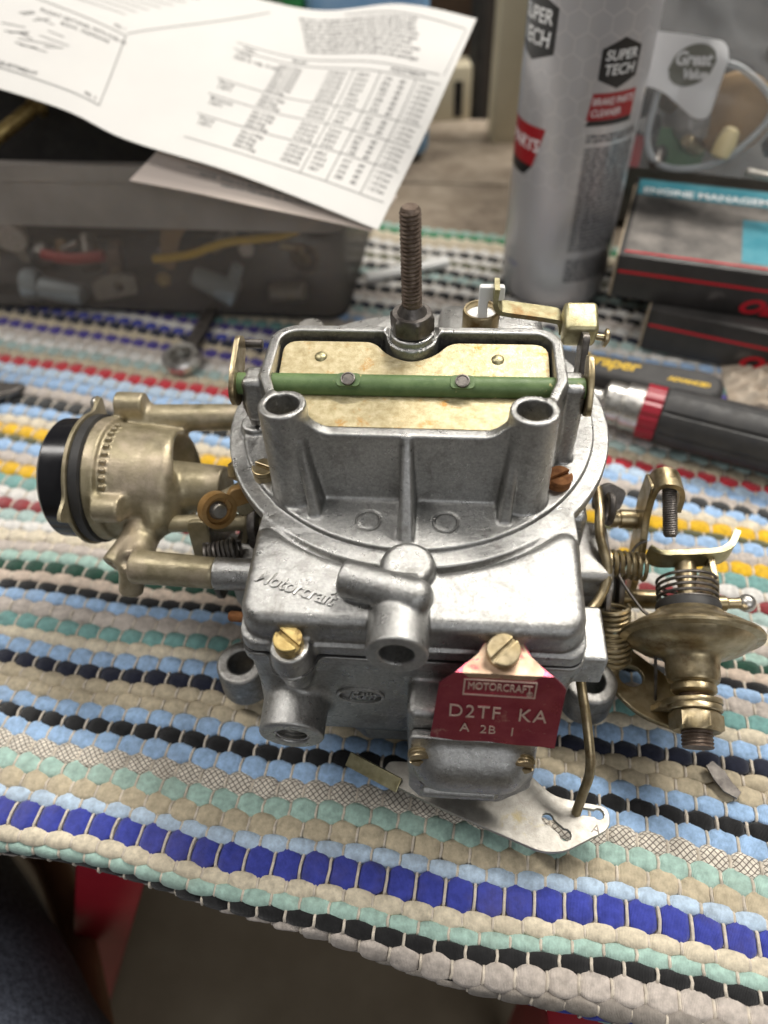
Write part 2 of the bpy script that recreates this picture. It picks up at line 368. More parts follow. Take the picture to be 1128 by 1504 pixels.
def dome(X, Y, Z):
    q0, q1 = np.abs(X-2.0)-48.0+7, np.abs(Y+66.6)-18.6+7
    b2 = np.hypot(np.maximum(q0, 0), np.maximum(q1, 0))+np.minimum(np.maximum(q0, q1), 0)-7
    d2 = smax(b2, 67.0-np.hypot(X, Y), 5.0)
    top = 88.2-np.maximum(0, -60-Y)*0.07
    return rnd(d2, np.maximum(Z-top, 73-Z), 3.6)
A.add(dome, (-48, -87, 72), (52, -46, 90), 0.8, 1)
for x, y in ((-31.3, -88.2), (27.6, -88.2)):
    A.add(scyl((x, y, 70.5), (x, y, 78.6), 6.2, 5.5, 0.5), (x-7, y-7, 70), (x+7, y+7, 80), 2.4, 1)
A.add(scyl((0.5, -67, 84), (0.5, -67, 91.8), 8.4, 7.6, 2.4), (-9, -80, 84), (10, -58, 95), 1.0, 8)
A.add(scyl((-1.0, -72, 85.6), (-1.0, -94.0, 85.8), 8.0, 8.6, 0.5), (-11, -96, 76), (9, -68, 97), 0.7, 8)
def caps(X, Y, Z):
    p0, p1 = np.array((-17.5, -73.2, 91.2)), np.array((7.6, -80.2, 91.6)); d = p1-p0; L = np.linalg.norm(d); d = d/L
    x, y, z = X-p0[0], Y-p0[1], Z-p0[2]; t = x*d[0]+y*d[1]+z*d[2]; tc = np.clip(t, 0, L-4.6)
    q = np.sqrt(np.maximum(x*x+y*y+z*z-t*t, 0)+(t-np.minimum(t, L-4.6))**2); zl = np.minimum(Z-91.2, 0)
    return rnd(q-5.2+0.0*zl, -t, 1.3)
A.add(caps, (-23, -88, 84), (15, -66, 99), 0.9, 8)
A.sub(scyl((-1.0, -98, 86.0), (-1.0, -85.0, 86.0), 4.9, 4.3, 0.3), (-7, -98, 80), (5, -84, 92), 0.5, 8)
# choke horn
def rr2(X, Y, x0, x1, y0, y1, r):
    q0, q1 = np.abs(X-(x0+x1)/2)-(x1-x0)/2+r, np.abs(Y-(y0+y1)/2)-(y1-y0)/2+r
    return np.hypot(np.maximum(q0, 0), np.maximum(q1, 0))+np.minimum(np.maximum(q0, q1), 0)-r
def taperx(X, Y): return -0.7+(X+0.7)*(1+0.14*np.clip((-21-Y)/15, 0, 1))
def horn(X, Y, Z):
    s = np.clip((120-Z)/32, 0, 1); X = taperx(X, Y)
    return rnd(rr2(X, Y, -46.2, 44.8, -38.8, 5.0, 8.5)-s*1.8, np.abs(Z-102.2)-18.2, 0.7)
A.add(horn, (-50, -45, 84), (49, 9, 121), 2.0, 2)
for sx, bx, tx in ((-1, -35.6, -36.6), (1, 34.0, 34.2)):
    A.add(scyl((bx, -37.6, 84), (tx, -35.2, 121.0), 7.6, 6.8, 0.5), (bx-10, -48, 84), (bx+10, -27, 122), 1.6, 3 if sx < 0 else 4)
A.sub(lambda X, Y, Z: rnd(rr2(taperx(X, Y), Y, -42.9, 41.5, -35.4, 1.8, 5.5), np.maximum(96-Z, -60+0*Z), 1.5), (-44, -37, 95), (43, 3, 126), 0.4, 2)
def notch(X, Y, Z):
    return smax(np.abs(X+1.2)-25.0+(Z-113.6)*-0.9+0*Y, 113.4-Z, 3.0)+np.maximum(Y+33, 0)
A.sub(notch, (-36, -46, 112), (34, -33, 126), 0.8, 2)
for sx, bx, tx in ((-1, -35.6, -36.6), (1, 34.0, 34.2)):
    A.add(scyl((bx, -37.6, 84), (tx, -35.2, 121.0), 7.6, 6.8, 0.5), (bx-10, -48, 84), (bx+10, -27, 122), 1.0, 3 if sx < 0 else 4)
    A.sub(scyl((tx, -36.2, 100), (tx, -35.2, 124), 4.6, 4.8, 0.2), (tx-6, -42, 100), (tx+6, -28, 124), 0.5, 3 if sx < 0 else 4)
A.add(scyl((-1.5, 0.6, 90), (-1.5, 0.6, 122.0), 8.6, 8.0, 0.7), (-11, -9, 90), (8, 10, 123), 2.2, 2)
A.sub(lambda X, Y, Z: 0*X+0*Y+(118.9-Z)+np.maximum(np.hypot(X+1.5, Y-0.6)-7.2, 0), (-10, -8, 118), (8, 9, 126), 0.4)
A.add(scyl((-1.5, 0.6, 110), (-1.5, 0.6, 121.6), 7.4, 7.0, 0.6), (-10, -8, 110), (7, 9, 122), 0.6, 2)
# ribs
def wedge(x0, x1, yt, yb, yw, zt, th0, th1):
    def f(X, Y, Z):
        s = np.clip((zt-Z)/(zt-88), 0, 1); cx = x0+(x1-x0)*s; th = th0+(th1-th0)*s
        pl = -(Y-(yt+(yb-yt)*s))*0.85
        return rnd(np.abs(X-cx)-th, np.maximum(np.maximum(pl, Y-yw), Z-zt), min(th0, 1.2))
    return f
A.add(wedge(-1.2, -0.6, -39.5, -58.0, -36, 112.5, 1.5, 2.3), (-4, -60, 86), (3, -36, 113), 1.3, 5)
A.add(wedge(-32.0, -28.8, -41.5, -49.0, -36, 112.0, 1.3, 2.0), (-35, -52, 86), (-26, -36, 113), 1.2, 6)
A.add(wedge(29.8, 28.4, -41.0, -48.8, -36, 112.0, 1.3, 2.0), (26, -52, 86), (33, -36, 113), 1.2, 7)
A.add(sbox((47.6, -17.5, 101.5), (3.2, 4.8, 16.5), 2.2), (44, -23, 84), (52, -12, 119), 1.4, 2)
A.add(sbox((-49.0, -18.5, 110.5), (3.4, 4.6, 8.0), 2.2), (-53, -24, 100), (-45, -13, 119), 1.4, 2)
A.add(scyl((-55, -8, 86), (-55, -8, 90.0), 5.5, 5.0, 0.8), (-61, -14, 86), (-49, -2, 91), 1.0, 0)
for x, y in ((-12.4, -49.2), (11.0, -48.9)):             # ejector pin marks
    A.sub(lambda X, Y, Z: np.maximum(np.abs(np.hypot(X-x, Y-y)-3.7)-0.22, 87.5-Z)+0*Z, (x-5, y-5, 87), (x+5, y+5, 89), 0.2)
ap = A.parts({0: ('air_cleaner_flange', 'zinc', None), 1: ('bowl_cover', 'zinc', None), 2: ('choke_horn', 'zinc', None), 3: ('vent_tube', 'zinc', 2), 4: ('vent_tube', 'zinc', 2),
              5: ('rib', 'zinc', 2), 6: ('rib', 'zinc', 2), 7: ('rib', 'zinc', 2), 8: ('fuel_inlet_boss', 'zinc', 1)}, carb)
del A
horn_o, cover_o = ap[2], ap[1]
for x, y in ((-12.4, -49.2), (11.0, -48.9)):
    MB().add(tube([(x+3.6*math.cos(t*math.pi/18), y+3.6*math.sin(t*math.pi/18), 87.96) for t in range(37)], 0.11, 6)).out('ejector_mark', 'zinc_dark', ap[0])
for x, y in ((-36.9, -35.7), (34.3, -35.7)): build('bore_shadow_plug', *lathe([(4.9, 0), (4.9, 1)], (x, y, 101), (0, 0, 1), 24), 'hole', horn_o).name = 'tube_shade_disc'  # dark discs paint the shade at the bottom of the vent tubes
# raised foundry script on the bowl cover
v, f = text('Motorcraft', 6.4, 0.28, 0.10, 0.25, 0.92, 0.93, offset=0.05)
v, f = frame((v, f), (-42.6, -71.0, 87.58), (0.955, -0.30, -0.021), (0.30, 0.955, 0.067))
build('raised_script', v, f, 'zinc', cover_o)
# ---- lower body casting
B = Casting((-78, -103, 4), (80, 62, 74), 0.65)
def bowl(X, Y, Z):
    s = np.clip((71-Z)/50, 0, 1)
    return rnd(rr2(X, Y, -47.0, 50.6, -86.0, -5, 6)+s*0.9, np.maximum(Z-71.0, 19-Z), 3.0)
B.add(bowl, (-49, -89, 18), (53, -3, 71), 0.5, 0)
lip2 = poly2([(-41.2, -34), (-42.4, -81.9), (46.4, -81.9), (45.8, -34)])
B.add(lambda X, Y, Z: rnd(lip2(X, Y)-5.0, np.abs(Z-68.2)-2.4, 0.8), (-50, -90, 65), (54, -28, 71), 1.2, 0)
for x in (-31.3, 27.6):
    B.add(scyl((x, -87.4, 60), (x, -88.0, 70.3), 4.0, 6.2, 0.7), (x-7, -96, 55), (x+7, -80, 71), 3.0, 0)
    B.add(scyl((x+1.5, -84.6, 50), (x, -87.2, 61), 1.2, 4.6, 0.8), (x-6, -94, 49), (x+6, -80, 62), 2.0, 0)
B.add(cyl2(50, 12, 81, 1), (-51, -51, 10), (51, 51, 74), 2.0, 0)
B.add(sbox((0, -10, 12), (52, 52, 5.5), 2.5), (-56, -66, 5), (56, 46, 20), 2.0, 1)
for s in (-1, 1):
    x = 64.5 if s > 0 else -61.5
    B.add(scyl((x, -62.5, 5), (x, -62.5, 21.5), 9.6, 9.0, 1.2), (x-11, -74, 5), (x+11, -52, 23), 2.5, 1)
    B.add(sbox((s*55, -56, 12.5), (10, 8, 6.5), 2.5), (s*55-11, -66, 5), (s*55+11, -46, 22), 2.5, 1)
    B.sub(scyl((x, -62.5, 2), (x, -62.5, 26), 4.7, 4.7, 0.1), (x-6, -70, 4), (x+6, -56, 24), 0.8, 1)
B.add(scyl((-34.6, -78, 41), (-34.6, -97.5, 39.5), 10.6, 10.2, 0.9), (-47, -100, 28), (-22, -76, 54), 3.0, 2)
B.sub(scyl((-34.6, -84, 40.4), (-34.6, -101, 39.2), 4.9, 5.7, 0.1), (-42, -101, 32), (-27, -84, 48), 0.5, 2)
B.add(sbox((20.5, -90.5, 39.0), (19.0, 7.0, 20.5), 2.6), (0, -99, 13), (41, -82, 60), 2.2, 3)
B.add(sbox((54.5, -72, 60.5), (4.6, 9.5, 7.0), 1.2), (49, -83, 52), (60, -61, 69), 1.5, 0)
B.add(scyl((-13, -70, 8), (-13, -70, 22), 12, 10, 3), (-26, -84, 6), (0, -56, 24), 4.0, 1)
B.add(sbox((5, -74, 14), (20, 10, 5), 3), (-16, -86, 8), (26, -62, 20), 4.0, 1)
B.add(sbox((-50, -52, 60), (1.8, 6.0, 8.5), 0.8), (-54, -60, 50), (-47, -44, 70), 1.0, 0)
B.add(scyl((-46, -49, 57), (-66.5, -49, 57), 5.6, 5.6, 0.5), (-68, -56, 50), (-44, -42, 64), 1.0, 0)
B.add(sbox((53, -20, 60), (6, 9, 9), 3), (45, -30, 50), (60, -10, 70), 3, 0)
bp = B.parts({0: ('float_bowl_body', 'zinc', None), 1: ('throttle_base', 'zinc_dark', None), 2: ('inlet_port', 'zinc', 0), 3: ('pump_housing', 'zinc', 0)}, carb)
del B
body_o = bp[0]
MB().add(helix((-34.6, -97.2, 39.5), (-34.6, -87, 40.2), 5.25, 0.36, 9, 6, 22)).out('port_thread', 'steel', bp[2])
build('port_shade_disc', *lathe([(5.4, 0), (5.4, 0.6)], (-34.6, -86.6, 40.2), (0, -1, 0), 20), 'hole', bp[2])  # dark disc paints the shade deep in the inlet port
# oval foundry mark on the bowl's front wall
m = MB(); fr = ((-13.6, -86.0, 46.5), (1, 0, 0.0), (0, 0.05, 1))
m.add(frame(plate(circ(0, 0, 7.6, 40, 4.6), 1.0, [circ(0, 0, 6.6, 40, 3.7)], 0.25), *fr)); m.out('oval_mark_ring', 'zinc', body_o)
v, f = text('Fom', 6.0, 0.3, 0.08, 0.5, 0.9, 0.85, 'CENTER'); v, f = frame((v, f), (-13.4, -86.0, 46.7), (1, 0, 0.12), (0, 0.05, 1)); build('oval_mark_script', v, f, 'zinc', body_o)
# gasket between cover and bowl
gk = plate(rpoly([(-45.6, -40), (-47.0, -86.3), (-39, -86.6), (-36.5, -93.6), (-26.2, -93.6), (-23.5, -86.7), (20, -86.7), (22.5, -93.6), (32.8, -93.6), (35.5, -86.7), (51.0, -86.3), (50.2, -40)], [1, 5, 2, 5, 5, 2, 2, 5, 5, 2, 5, 1]), 0.5, bev=0.05)
build('gasket', *frame(gk, (0, 0, 70.9), (1, 0, 0), (0, 1, 0)), 'rubber', carb)
# ---- pump cover
tl = math.radians(10.5); ct, st = math.cos(tl), math.sin(tl); PO = np.array([0, -97.6, 52.0])
def L2(X, Y, Z):                                          # local: x, depth out of the face, height above the cover's top edge
    y, z = Y-PO[1], Z-PO[2]; return X, -y*ct+z*st, z*ct+y*st
pc2 = poly2([(4.5, -3), (37.5, -3), (37.5, -23.5), (30, -31.0), (7, -31.0), (4.5, -27)])
Q = Casting((-2, -114, 8), (45, -90, 58), 0.5)
def pcov(X, Y, Z):
    x, d, t = L2(X, Y, Z); return rnd(pc2(x, t)-2.2, np.abs(d-1.4)-1.6, 0.7)
Q.add(pcov, (0, -112, 10), (42, -92, 56), 0.5, 0)
def pbulge(X, Y, Z):
    x, d, t = L2(X, Y, Z); tx = np.clip(x, 13, 29); return (np.sqrt((x-tx)**2*0.9+((t+14.5)/1.15)**2+(d*1.02)**2)-9.6)*0.85
Q.add(pbulge, (2, -114, 20), (42, -92, 52), 2.5, 0)
def pridge(X, Y, Z):
    x, d, t = L2(X, Y, Z); return rnd(np.hypot((t+28.9), np.maximum(d-2.6, 0)*1.0)-2.0, np.abs(x-18)-11.5, 0.8)
Q.add(pridge, (2, -112, 8), (36, -94, 26), 1.2, 0)
def hl(x0, t0, r):
    def f(X, Y, Z):
        x, d, t = L2(X, Y, Z); return np.hypot(x-x0, t-t0)-r+0*d
    return f
Q.sub(hl(7.6, -23.0, 1.1), (3, -112, 14), (12, -92, 40), 0.2, 0)
pump_o = Q.parts({0: ('pump_cover', 'zinc', None)}, carb)[0]
del Q
nf = Vector((0, -ct, st)); 
def pf(x, d, t): return Vector((x, PO[1], PO[2]))+nf*d+Vector((0, st, ct))*t
for x, t, a in ((5.6, -8.5, 0.25), (36.0, -9.0, -0.15)):
    sc = build('pump_cover_screw', *lathe([(3.5, 0), (3.6, 0.4), (3.6, 0.8)], pf(x, 3.0, t), nf, 28), 'gold', pump_o)
    build('slotted_head', *slothead(pf(x, 3.6, t), nf, 3.1, 2.2, a, 0.55, 0.55), 'gold', sc)
build('vent_bush', *MB().add(lathe([(1.9, 0), (2.0, 0.6), (1.2, 0.7), (1.1, 0.1)], pf(7.6, 2.8, -23.0), nf, 24)).__dict__.values(), 'darksteel', pump_o)
# ---- pump lever and link rod
outline = rpoly([(-7.5, -98.6), (11, -106.4), (44.5, -118.4), (51.5, -117.8), (66.6, -109.8), (66.8, -103.0), (57.0, -102.0), (49, -100.6), (40, -92), (10, -92), (-5.5, -92.5)], [1, 3, 3, 3, 4.5, 4, 3, 8, 3, 2, 2])
dumb = []
for k in range(9): an = math.pi*0.22+k/8*math.pi*1.56; dumb.append((1.9*math.cos(an), 1.9*math.sin(an)))
keyhole = [(x-3.4, y) for x, y in dumb] + [(-x+3.4, -y) for x, y in dumb]
def place2(pts, ox, oy, an, s=1): return [(ox+s*(x*math.cos(an)-y*math.sin(an)), oy+s*(x*math.sin(an)+y*math.cos(an))) for x, y in pts]
holes = [place2(keyhole, 49.6, -110.4, -0.72), place2(keyhole, 60.2, -105.2, -0.10, 0.92)]
lev = build('pump_lever', *frame(plate(outline, 1.8, holes, 0.2), (0, 0, 12.0), (1, 0, 0), (0, 1, 0.0)), 'lever', carb)
build('lever_tab', *frame(plate(rpoly([(0, -2.4), (19.5, -2.4), (19.5, 2.4), (0, 2.4)], 0.3), 1.6, bev=0.2), (-19.0, -92.8, 13.6), (0.91, -0.40, -0.03), (0.28, 0.80, 0.50)), 'yellowzinc', lev)
v, f = text('A', 4.2, 0.05); build('stamped_letter', *frame((v, f), (60.6, -110.0, 12.96), (0.93, -0.3, 0), (0.3, 0.93, 0)), 'darksteel', lev)
build('link_rod', *tube([(56.4, -105.6, 9), (56.3, -105.4, 13), (57.2, -102.5, 21), (58.3, -98, 31), (56.8, -88, 40), (55.5, -77, 44), (55, -66, 47), (56, -56, 52)], 1.55, 14, 6), 'gold', carb)
# ---- red tag and cover screws
to = Vector((27, -94.4, 79.7)); tux = Vector((1, 0, 0)); tuy = Vector((0, 6.6, 25.6)).normalized(); tn = tux.cross(tuy); tup = Vector((0, 1, 0.05)).normalized()
TM = MB()                                                 # one bent sheet: top flap on the screw lug, face hanging in front
def tagp(x, t, h):                                        # t > 0 runs over the lug, t < 0 down the face, with a small bend radius
    if t <= -1.5: return to+tux*x+tuy*t+tn*h
    if t >= 1.5: return to+tux*x+tup*t+tux.cross(tup)*h
    k = (t+1.5)/3; d = tuy*(1-k)+tup*k; n = tux.cross(d).normalized(); return to+tux*x+(tuy*t if t < 0 else tup*t)*1.0+n*h-Vector((0, 0, 0.22))*(1-abs(t)/1.5)*-1
prof = [(-28.4, -18.4, 17.0), (-27.6, -18.4, 17.0), (-20, -17.8, 17.1), (-12, -17.2, 17.2), (-4.2, -16.5, 17.3), (-2.2, -14.6, 15.8), (-0.8, -13.2, 14.4), (0, -12.4, 13.5), (0.8, -11.5, 12.6), (2.2, -10.0, 11.2), (5.5, -6.4, 7.9), (8.8, -4.8, 6.6), (9.6, -4.0, 5.8)]
NX = 16; ripple = lambda x, t: 0.16*math.sin(x*0.42+t*0.25)+0.12*math.sin(t*0.5-x*0.2)
for h in (0.32, -0.32):
    for t, x0, x1 in prof:
        for k in range(NX+1): x = x0+(x1-x0)*k/NX; tt = t+(1.7*(1-k/NX) if t < -27 else 0); TM.v.append(tagp(x, tt, h+ripple(x, tt)))
n_ = len(prof)*(NX+1); q_ = NX+1
for j in range(len(prof)-1):
    for i in range(NX): a_ = j*q_+i; TM.f.append((a_, a_+1, a_+q_+1, a_+q_)); TM.f.append((n_+a_, n_+a_+q_, n_+a_+q_+1, n_+a_+1))
for i in range(NX): TM.f.append((i, n_+i, n_+i+1, i+1)); a_ = (len(prof)-1)*q_+i; TM.f.append((a_, a_+1, n_+a_+1, n_+a_))
for j in range(len(prof)-1): a_ = j*q_; TM.f.append((a_, a_+q_, n_+a_+q_, n_+a_)); a_ += NX; TM.f.append((a_, n_+a_, n_+a_+q_, a_+q_))
tg = TM.out('identification_tag', 'tag', carb, angle=50)
v = []; f = []; bare = [(-1.4, -8.5, 8.5), (0, -10.4, 10.6), (1.5, -10.2, 11.2), (4, -8.0, 9.4), (5.8, -6.2, 7.4), (9.2, -4.3, 6.0)]
for t, x0, x1 in bare:
    for k in range(13): x = x0+(x1-x0)*k/12; v.append(tagp(x, t, 0.40+ripple(x, t)))
for j in range(len(bare)-1):
    for i in range(12): a_ = j*13+i; f.append((a_, a_+1, a_+14, a_+13))
build('bare_corner', v, f, 'tagbare', tg)
build('letter_frame', *frame(plate([(-9.9, -1.6), (9.5, -1.8), (9.4, -8.0), (-10.1, -7.8)], 0.3, [[(-9.5, -2.0), (9.1, -2.2), (9.0, -7.6), (-9.7, -7.4)]], 0.04), to+tn*0.55, tux, tuy), 'tagletter', tg)
for s_, sz, x, t, sx, sp in (('MOTORCRAFT', 3.9, -8.9, -4.3, 0.66, 1.0), ('D2TF', 7.2, -13.8, -14.6, 0.80, 1.14), ('KA', 7.2, 5.4, -15.2, 0.80, 1.15), ('A', 4.8, -10.2, -21.4, 0.85, 1), ('2B', 4.8, -4.6, -21.8, 0.85, 1.1), ('I', 4.8, 4.0, -22.3, 0.85, 1), ('\u00ae', 2.6, 7.0, -6.6, 0.85, 1)):
    v, f = text(s_, sz, 0.10, 0.03, 0, sx, sp, offset=-0.05 if sz > 4.5 and s_ != 'A' else 0)
    build('embossed_lettering', *frame((v, f), to+tux*x+tuy*t+tn*0.56, (1, -0.02, 0), tuy), 'tagletter', tg)
sn = Vector((0, -0.18, 1)).normalized()
build('cover_screw', *slothead((-31.3, -88.3, 78.4), (0, -0.03, 1), 4.1, 4.6, 0.9, 0.6, 0.35), 'brass', carb)
build('cover_screw', *slothead((27.3, -88.6, 80.2), sn, 4.5, 4.0, -0.75, 0.65, 0.35), 'gold', carb)['label'] = 'olive screw holding the red tag'
build('cover_screw', *slothead((45.6, -31.0, 87.6), (0.05, -0.1, 1), 3.9, 4.4, 2.1, 0.65, 0.4), 'orange_rust', carb)['label'] = 'rusty orange slotted screw'
build('cover_screw', *slothead((-47.6, -31.5, 87.4), (0, -0.05, 1), 3.7, 4.6, 1.2, 0.65, 0.4), 'gold', carb)
for x, y in ((-41.0, 34), (33.6, 36)):
    build('cover_bolt', *hexnut((x, y, 94), (0, 0, 1), 9.2, 6.5), 'steel', carb)
    build('bolt_boss', *cyl((x, y, 86), (x, y, 94.2), 5.4, 0.6, 28), 'zinc', carb)
# ---- choke plates, shaft, rivets, levers
up = Vector((0, 0.97, 0.24)).normalized()
def inplate(x0, x1, y0, y1, rc, dip):
    p = [(x0, y0), (x1, y0), (x1, y1)]
    if dip: p += [(10.5, y1), (6.0, y1-5.2), (-1.5, y1-8.2), (-9.0, y1-5.2), (-13.5, y1)]
    return rpoly(p+[(x0, y1)], [0.5, 0.5, rc]+([4, 5, 8, 5, 4] if dip else [])+[rc])
cp = build('choke_plate', *frame(plate(inplate(-42.2, 40.8, 2.2, 18.6, 5, True), 1.1, bev=0.2), (0, -18.8, 113.2), (1, 0, 0), up), 'chokeplate', carb)
build('choke_plate', *frame(plate([(-36.4, -16.2), (35.2, -16.2), (40.2, -2.2), (-41.6, -2.2)], 1.1, bev=0.2), (0, -18.8, 113.2), (1, 0, 0), (0, 0.995, 0.06)), 'chokeplate', carb)
for x in (-29.8, 25.2):
    o = Vector((0, -18.8, 113.2))+up*12.2+Vector((x, 0, 0.4)); build('dimple', *lathe([(2.1, 0), (1.9, 0.35), (1.2, 0.8), (0.4, 1.0)], o, (0, -0.24, 0.97), 24), 'yellowzinc', cp)
sh = build('choke_shaft', *cyl((-54.0, -19.0, 115.0), (50.5, -18.4, 115.0), 3.35, 0.3, 40), 'green', carb)
for x in (-19.6, 14.4):
    n = Vector((0, -0.35, 0.94)).normalized(); o = Vector((x, -18.9, 115))+n*2.6
    build('screw_seat', *frame(plate(rpoly([(-3.6, -2.3), (3.6, -2.3), (3.6, 2.3), (-3.6, 2.3)], 1.6), 0.8, bev=0.15), o+n*0.5, (1, 0, 0), (0, 0.94, 0.35)), 'green', sh)
    build('shaft_screw', *lathe([(2.15, 0), (2.15, 0.9), (1.75, 1.0), (1.6, 0.75), (0.3, 0.75)], o+n*0.7, n, 28), 'darksteel', sh)
# left end choke lever and rod
ll = build('choke_lever', *frame(plate(rpoly([(-5.4, -5), (-5.6, 2), (-1.5, 14.5), (3.5, 16.0), (6.2, 12.5), (5.4, -5), (0, -7.4)], [3, 3, 2, 2, 3, 3, 4]), 1.7, bev=0.3), (-54.6, -19.0, 115.0), (0, 0.62, -0.78), (0, 0.78, 0.62)), 'gold', carb)
build('lever_pin', *cyl((-54.5, -4, 119), (-48.5, -4, 119), 1.5, 0.3, 18), 'darksteel', ll)
build('choke_rod', *tube([(-51.5, -20, 114), (-52.6, -18, 106), (-53.4, -13, 96), (-55, -8, 88), (-56, -7, 78)], 1.7, 12, 5), 'darksteel', carb)
build('shaft_end', *lathe([(2.6, 0), (2.6, 0.7), (1.4, 1.2)], (-55.4, -19.0, 115), (-1, 0, 0), 20), 'gold', ll)
# right end lever, drop link, block, bracket and plunger
build('choke_lever', *frame(plate(rpoly([(-4, -7.5), (-4.6, 4), (-1, 10.5), (3.5, 10.5), (4.8, 2), (4.2, -7.5)], 3), 1.7, bev=0.3), (51.6, -18.6, 114.6), (0, 0.8, -0.6), (0, 0.6, 0.8)), 'gold', carb)
build('drop_link', *frame(plate(rpoly([(-5, -30), (5, -30), (4.5, 8), (-4.5, 8)], 2), 2.2, bev=0.3), (52.6, 3.5, 111), (0, 0.9, -0.3), (0, 0.45, 0.9)), 'darksteel', carb)
blk = build('clamp_block', *frame(box(-5.4, 5.4, -5.6, 5.6, -4.8, 4.8, 1.6, 3), (51.6, 12.0, 117.2), (1, 0, 0), (0, 0.94, 0.34)), 'yellowzinc', carb)
build('clamp_screw', *lathe([(1.1, 0), (1.1, 3.2), (3.0, 3.4), (3.0, 4.2), (1.5, 5.0)], (56.4, 9.5, 114.5), (1, -0.1, -0.1), 20), 'gold', blk)
zb = MB(); zw = Vector((0, -0.35, 0.94))
path = [(24.8, 17.5, 128.0), (24.6, 17.5, 122.5), (26.2, 17.5, 119.8), (29, 17.5, 119.0), (43.0, 16.5, 117.6), (45.8, 16, 116.6), (46.6, 15.6, 113)]
P = smoothpath(path, 5); vv = []; ff = []
for i, p in enumerate(P):
    t = (P[min(i+1, len(P)-1)]-P[max(i-1, 0)]).normalized(); nn = t.cross(Vector((0, 1, 0))).normalized()
    for a, b in ((-0.8, -3.6), (0.8, -3.6), (0.8, 3.6), (-0.8, 3.6)): vv.append(p+nn*a+Vector((0, b, 0)))
for i in range(len(P)-1):
    for k in range(4): k2 = (k+1) % 4; ff.append((i*4+k, (i+1)*4+k, (i+1)*4+k2, i*4+k2))
ff += [(0, 1, 2, 3), tuple(range(len(vv)-1, len(vv)-5, -1))]
build('crank_bracket', vv, ff, 'yellowzinc', carb, angle=30)
pl = build('plunger_barrel', *lathe([(6.2, 0), (6.2, 11.4), (5.9, 12.0), (5.2, 12.0), (4.9, 11.2), (4.8, 9.5), (1.2, 9.2)], (20.6, 21.0, 104.5), (0, 0, 1), 40), 'gold', carb)
build('plunger_seal', *lathe([(4.9, 0), (4.9, 1.0), (2.2, 1.6)], (20.6, 21.0, 113.6), (0, 0, 1), 30), 'white_plastic', pl)
build('plunger_clip', *frame(plate(rpoly([(-1.5, -9), (1.6, -9), (1.6, 3.8), (6.8, 3.8), (6.8, 8.4), (-1.5, 8.4)], 1.0), 3.0, bev=0.4), (20.8, 19.0, 117.5), (1, 0, 0), (0, 0.15, 1)), 'white_plastic', pl)
build('vent_housing', *MB().add(box(6, 44, 12, 46, 84, 104, 5, 3)).__dict__.values(), 'zinc', carb)
build('rear_boss', *cyl((-6, 26, 86), (-6, 26, 103), 13, 2.5, 40), 'zinc', carb)
# ---- stud and jam nut
st_o = build('air_cleaner_stud', *thread((-1.5, 0.6, 126), (-1.9, 0.6, 161.0), 3.15, 1.27, 0.5, 28), 'rust', carb)
build('stud_shank', *cyl((-1.5, 0.6, 118), (-1.5, 0.6, 133.5), 3.0, 0.2, 28), 'rust', st_o)
build('jam_nut', *hexnut((-1.5, 0.6, 121.8), (0, 0, 1), 12.2, 6.4, 0.32), 'darksteel', carb)
build('stud_collar', *lathe([(4.6, 0), (3.8, 1.6), (3.2, 2.6)], (-1.5, 0.6, 128.2), (0, 0, 1), 30), 'darksteel', st_o)
# ---- choke thermostat housing on the left
CY, CZ = -8.0, 59.0
def ring(x, r, an): return (x, CY+r*math.cos(an), CZ+r*math.sin(an))
H = Casting((-128, -60, 26), (-56, 40, 96), 0.75)
H.add(scyl((-117, CY, CZ), (-86, CY, CZ), 21.8, 19.0, 4.5), (-118, -32, 35), (-85, 16, 83), 0.5, 0)
H.add(scyl((-117.5, CY, CZ), (-112.5, CY, CZ), 23.6, 23.0, 0.8), (-119, -34, 33), (-111, 18, 85), 1.5, 0)
H.sub(scyl((-95, CY+2, CZ+2), (-80, CY+4, CZ+4), 9, 17, 3.0), (-98, -26, 38), (-79, 18, 86), 3.0, 0)
H.add(scyl((-100, CY-3, CZ), (-70, -12.5, 60.5), 10.5, 8.2, 0.8), (-101, -26, 46), (-69, 4, 72), 4.0, 1)
H.add(scyl((-113, -29.5, 66), (-103, -29.5, 66), 5.0, 4.6, 0.8), (-121, -36, 60), (-102, -23, 72), 3.0, 0)
H.add(scyl((-115, 13, 78), (-104, 13, 78), 5.0, 4.8, 0.8), (-117, 7, 72), (-103, 19, 84), 3.0, 0)
H.add(scyl((-98, -44, 54), (-100, -50, 44), 4.8, 4.2, 1.2), (-106, -56, 38), (-92, -38, 60), 2.0, 0)
H.add(scyl((-99, -28, 55), (-106, -44, 52), 4.6, 4.6, 0.6), (-112, -50, 46), (-94, -22, 61), 2.5, 0)
H.sub(scyl((-104, -39.4, 52.8), (-107, -46.2, 51.6), 2.0, 2.0, 0.1), (-111, -49, 48), (-101, -36, 56), 0.3, 0)
H.add(scyl((-100, -26, 52), (-97, -45, 55), 6.5, 5.5, 2.0), (-108, -52, 42), (-88, -22, 64), 3.0, 0)
H.add(scyl((-96, -47.5, 57), (-66, -49.0, 57), 6.0, 5.4, 1.0), (-110, -56, 50), (-65, -42, 64), 2.5, 2)
H.add(scyl((-110, 12, 72), (-60, 15, 72), 5.4, 5.0, 0.8), (-112, 5, 65), (-59, 22, 79), 2.5, 3)
H.add(scyl((-96, CY-17, CZ-2), (-88, -24, 58), 8.0, 6.0, 3.0), (-105, -36, 46), (-80, -12, 70), 3.5, 0)
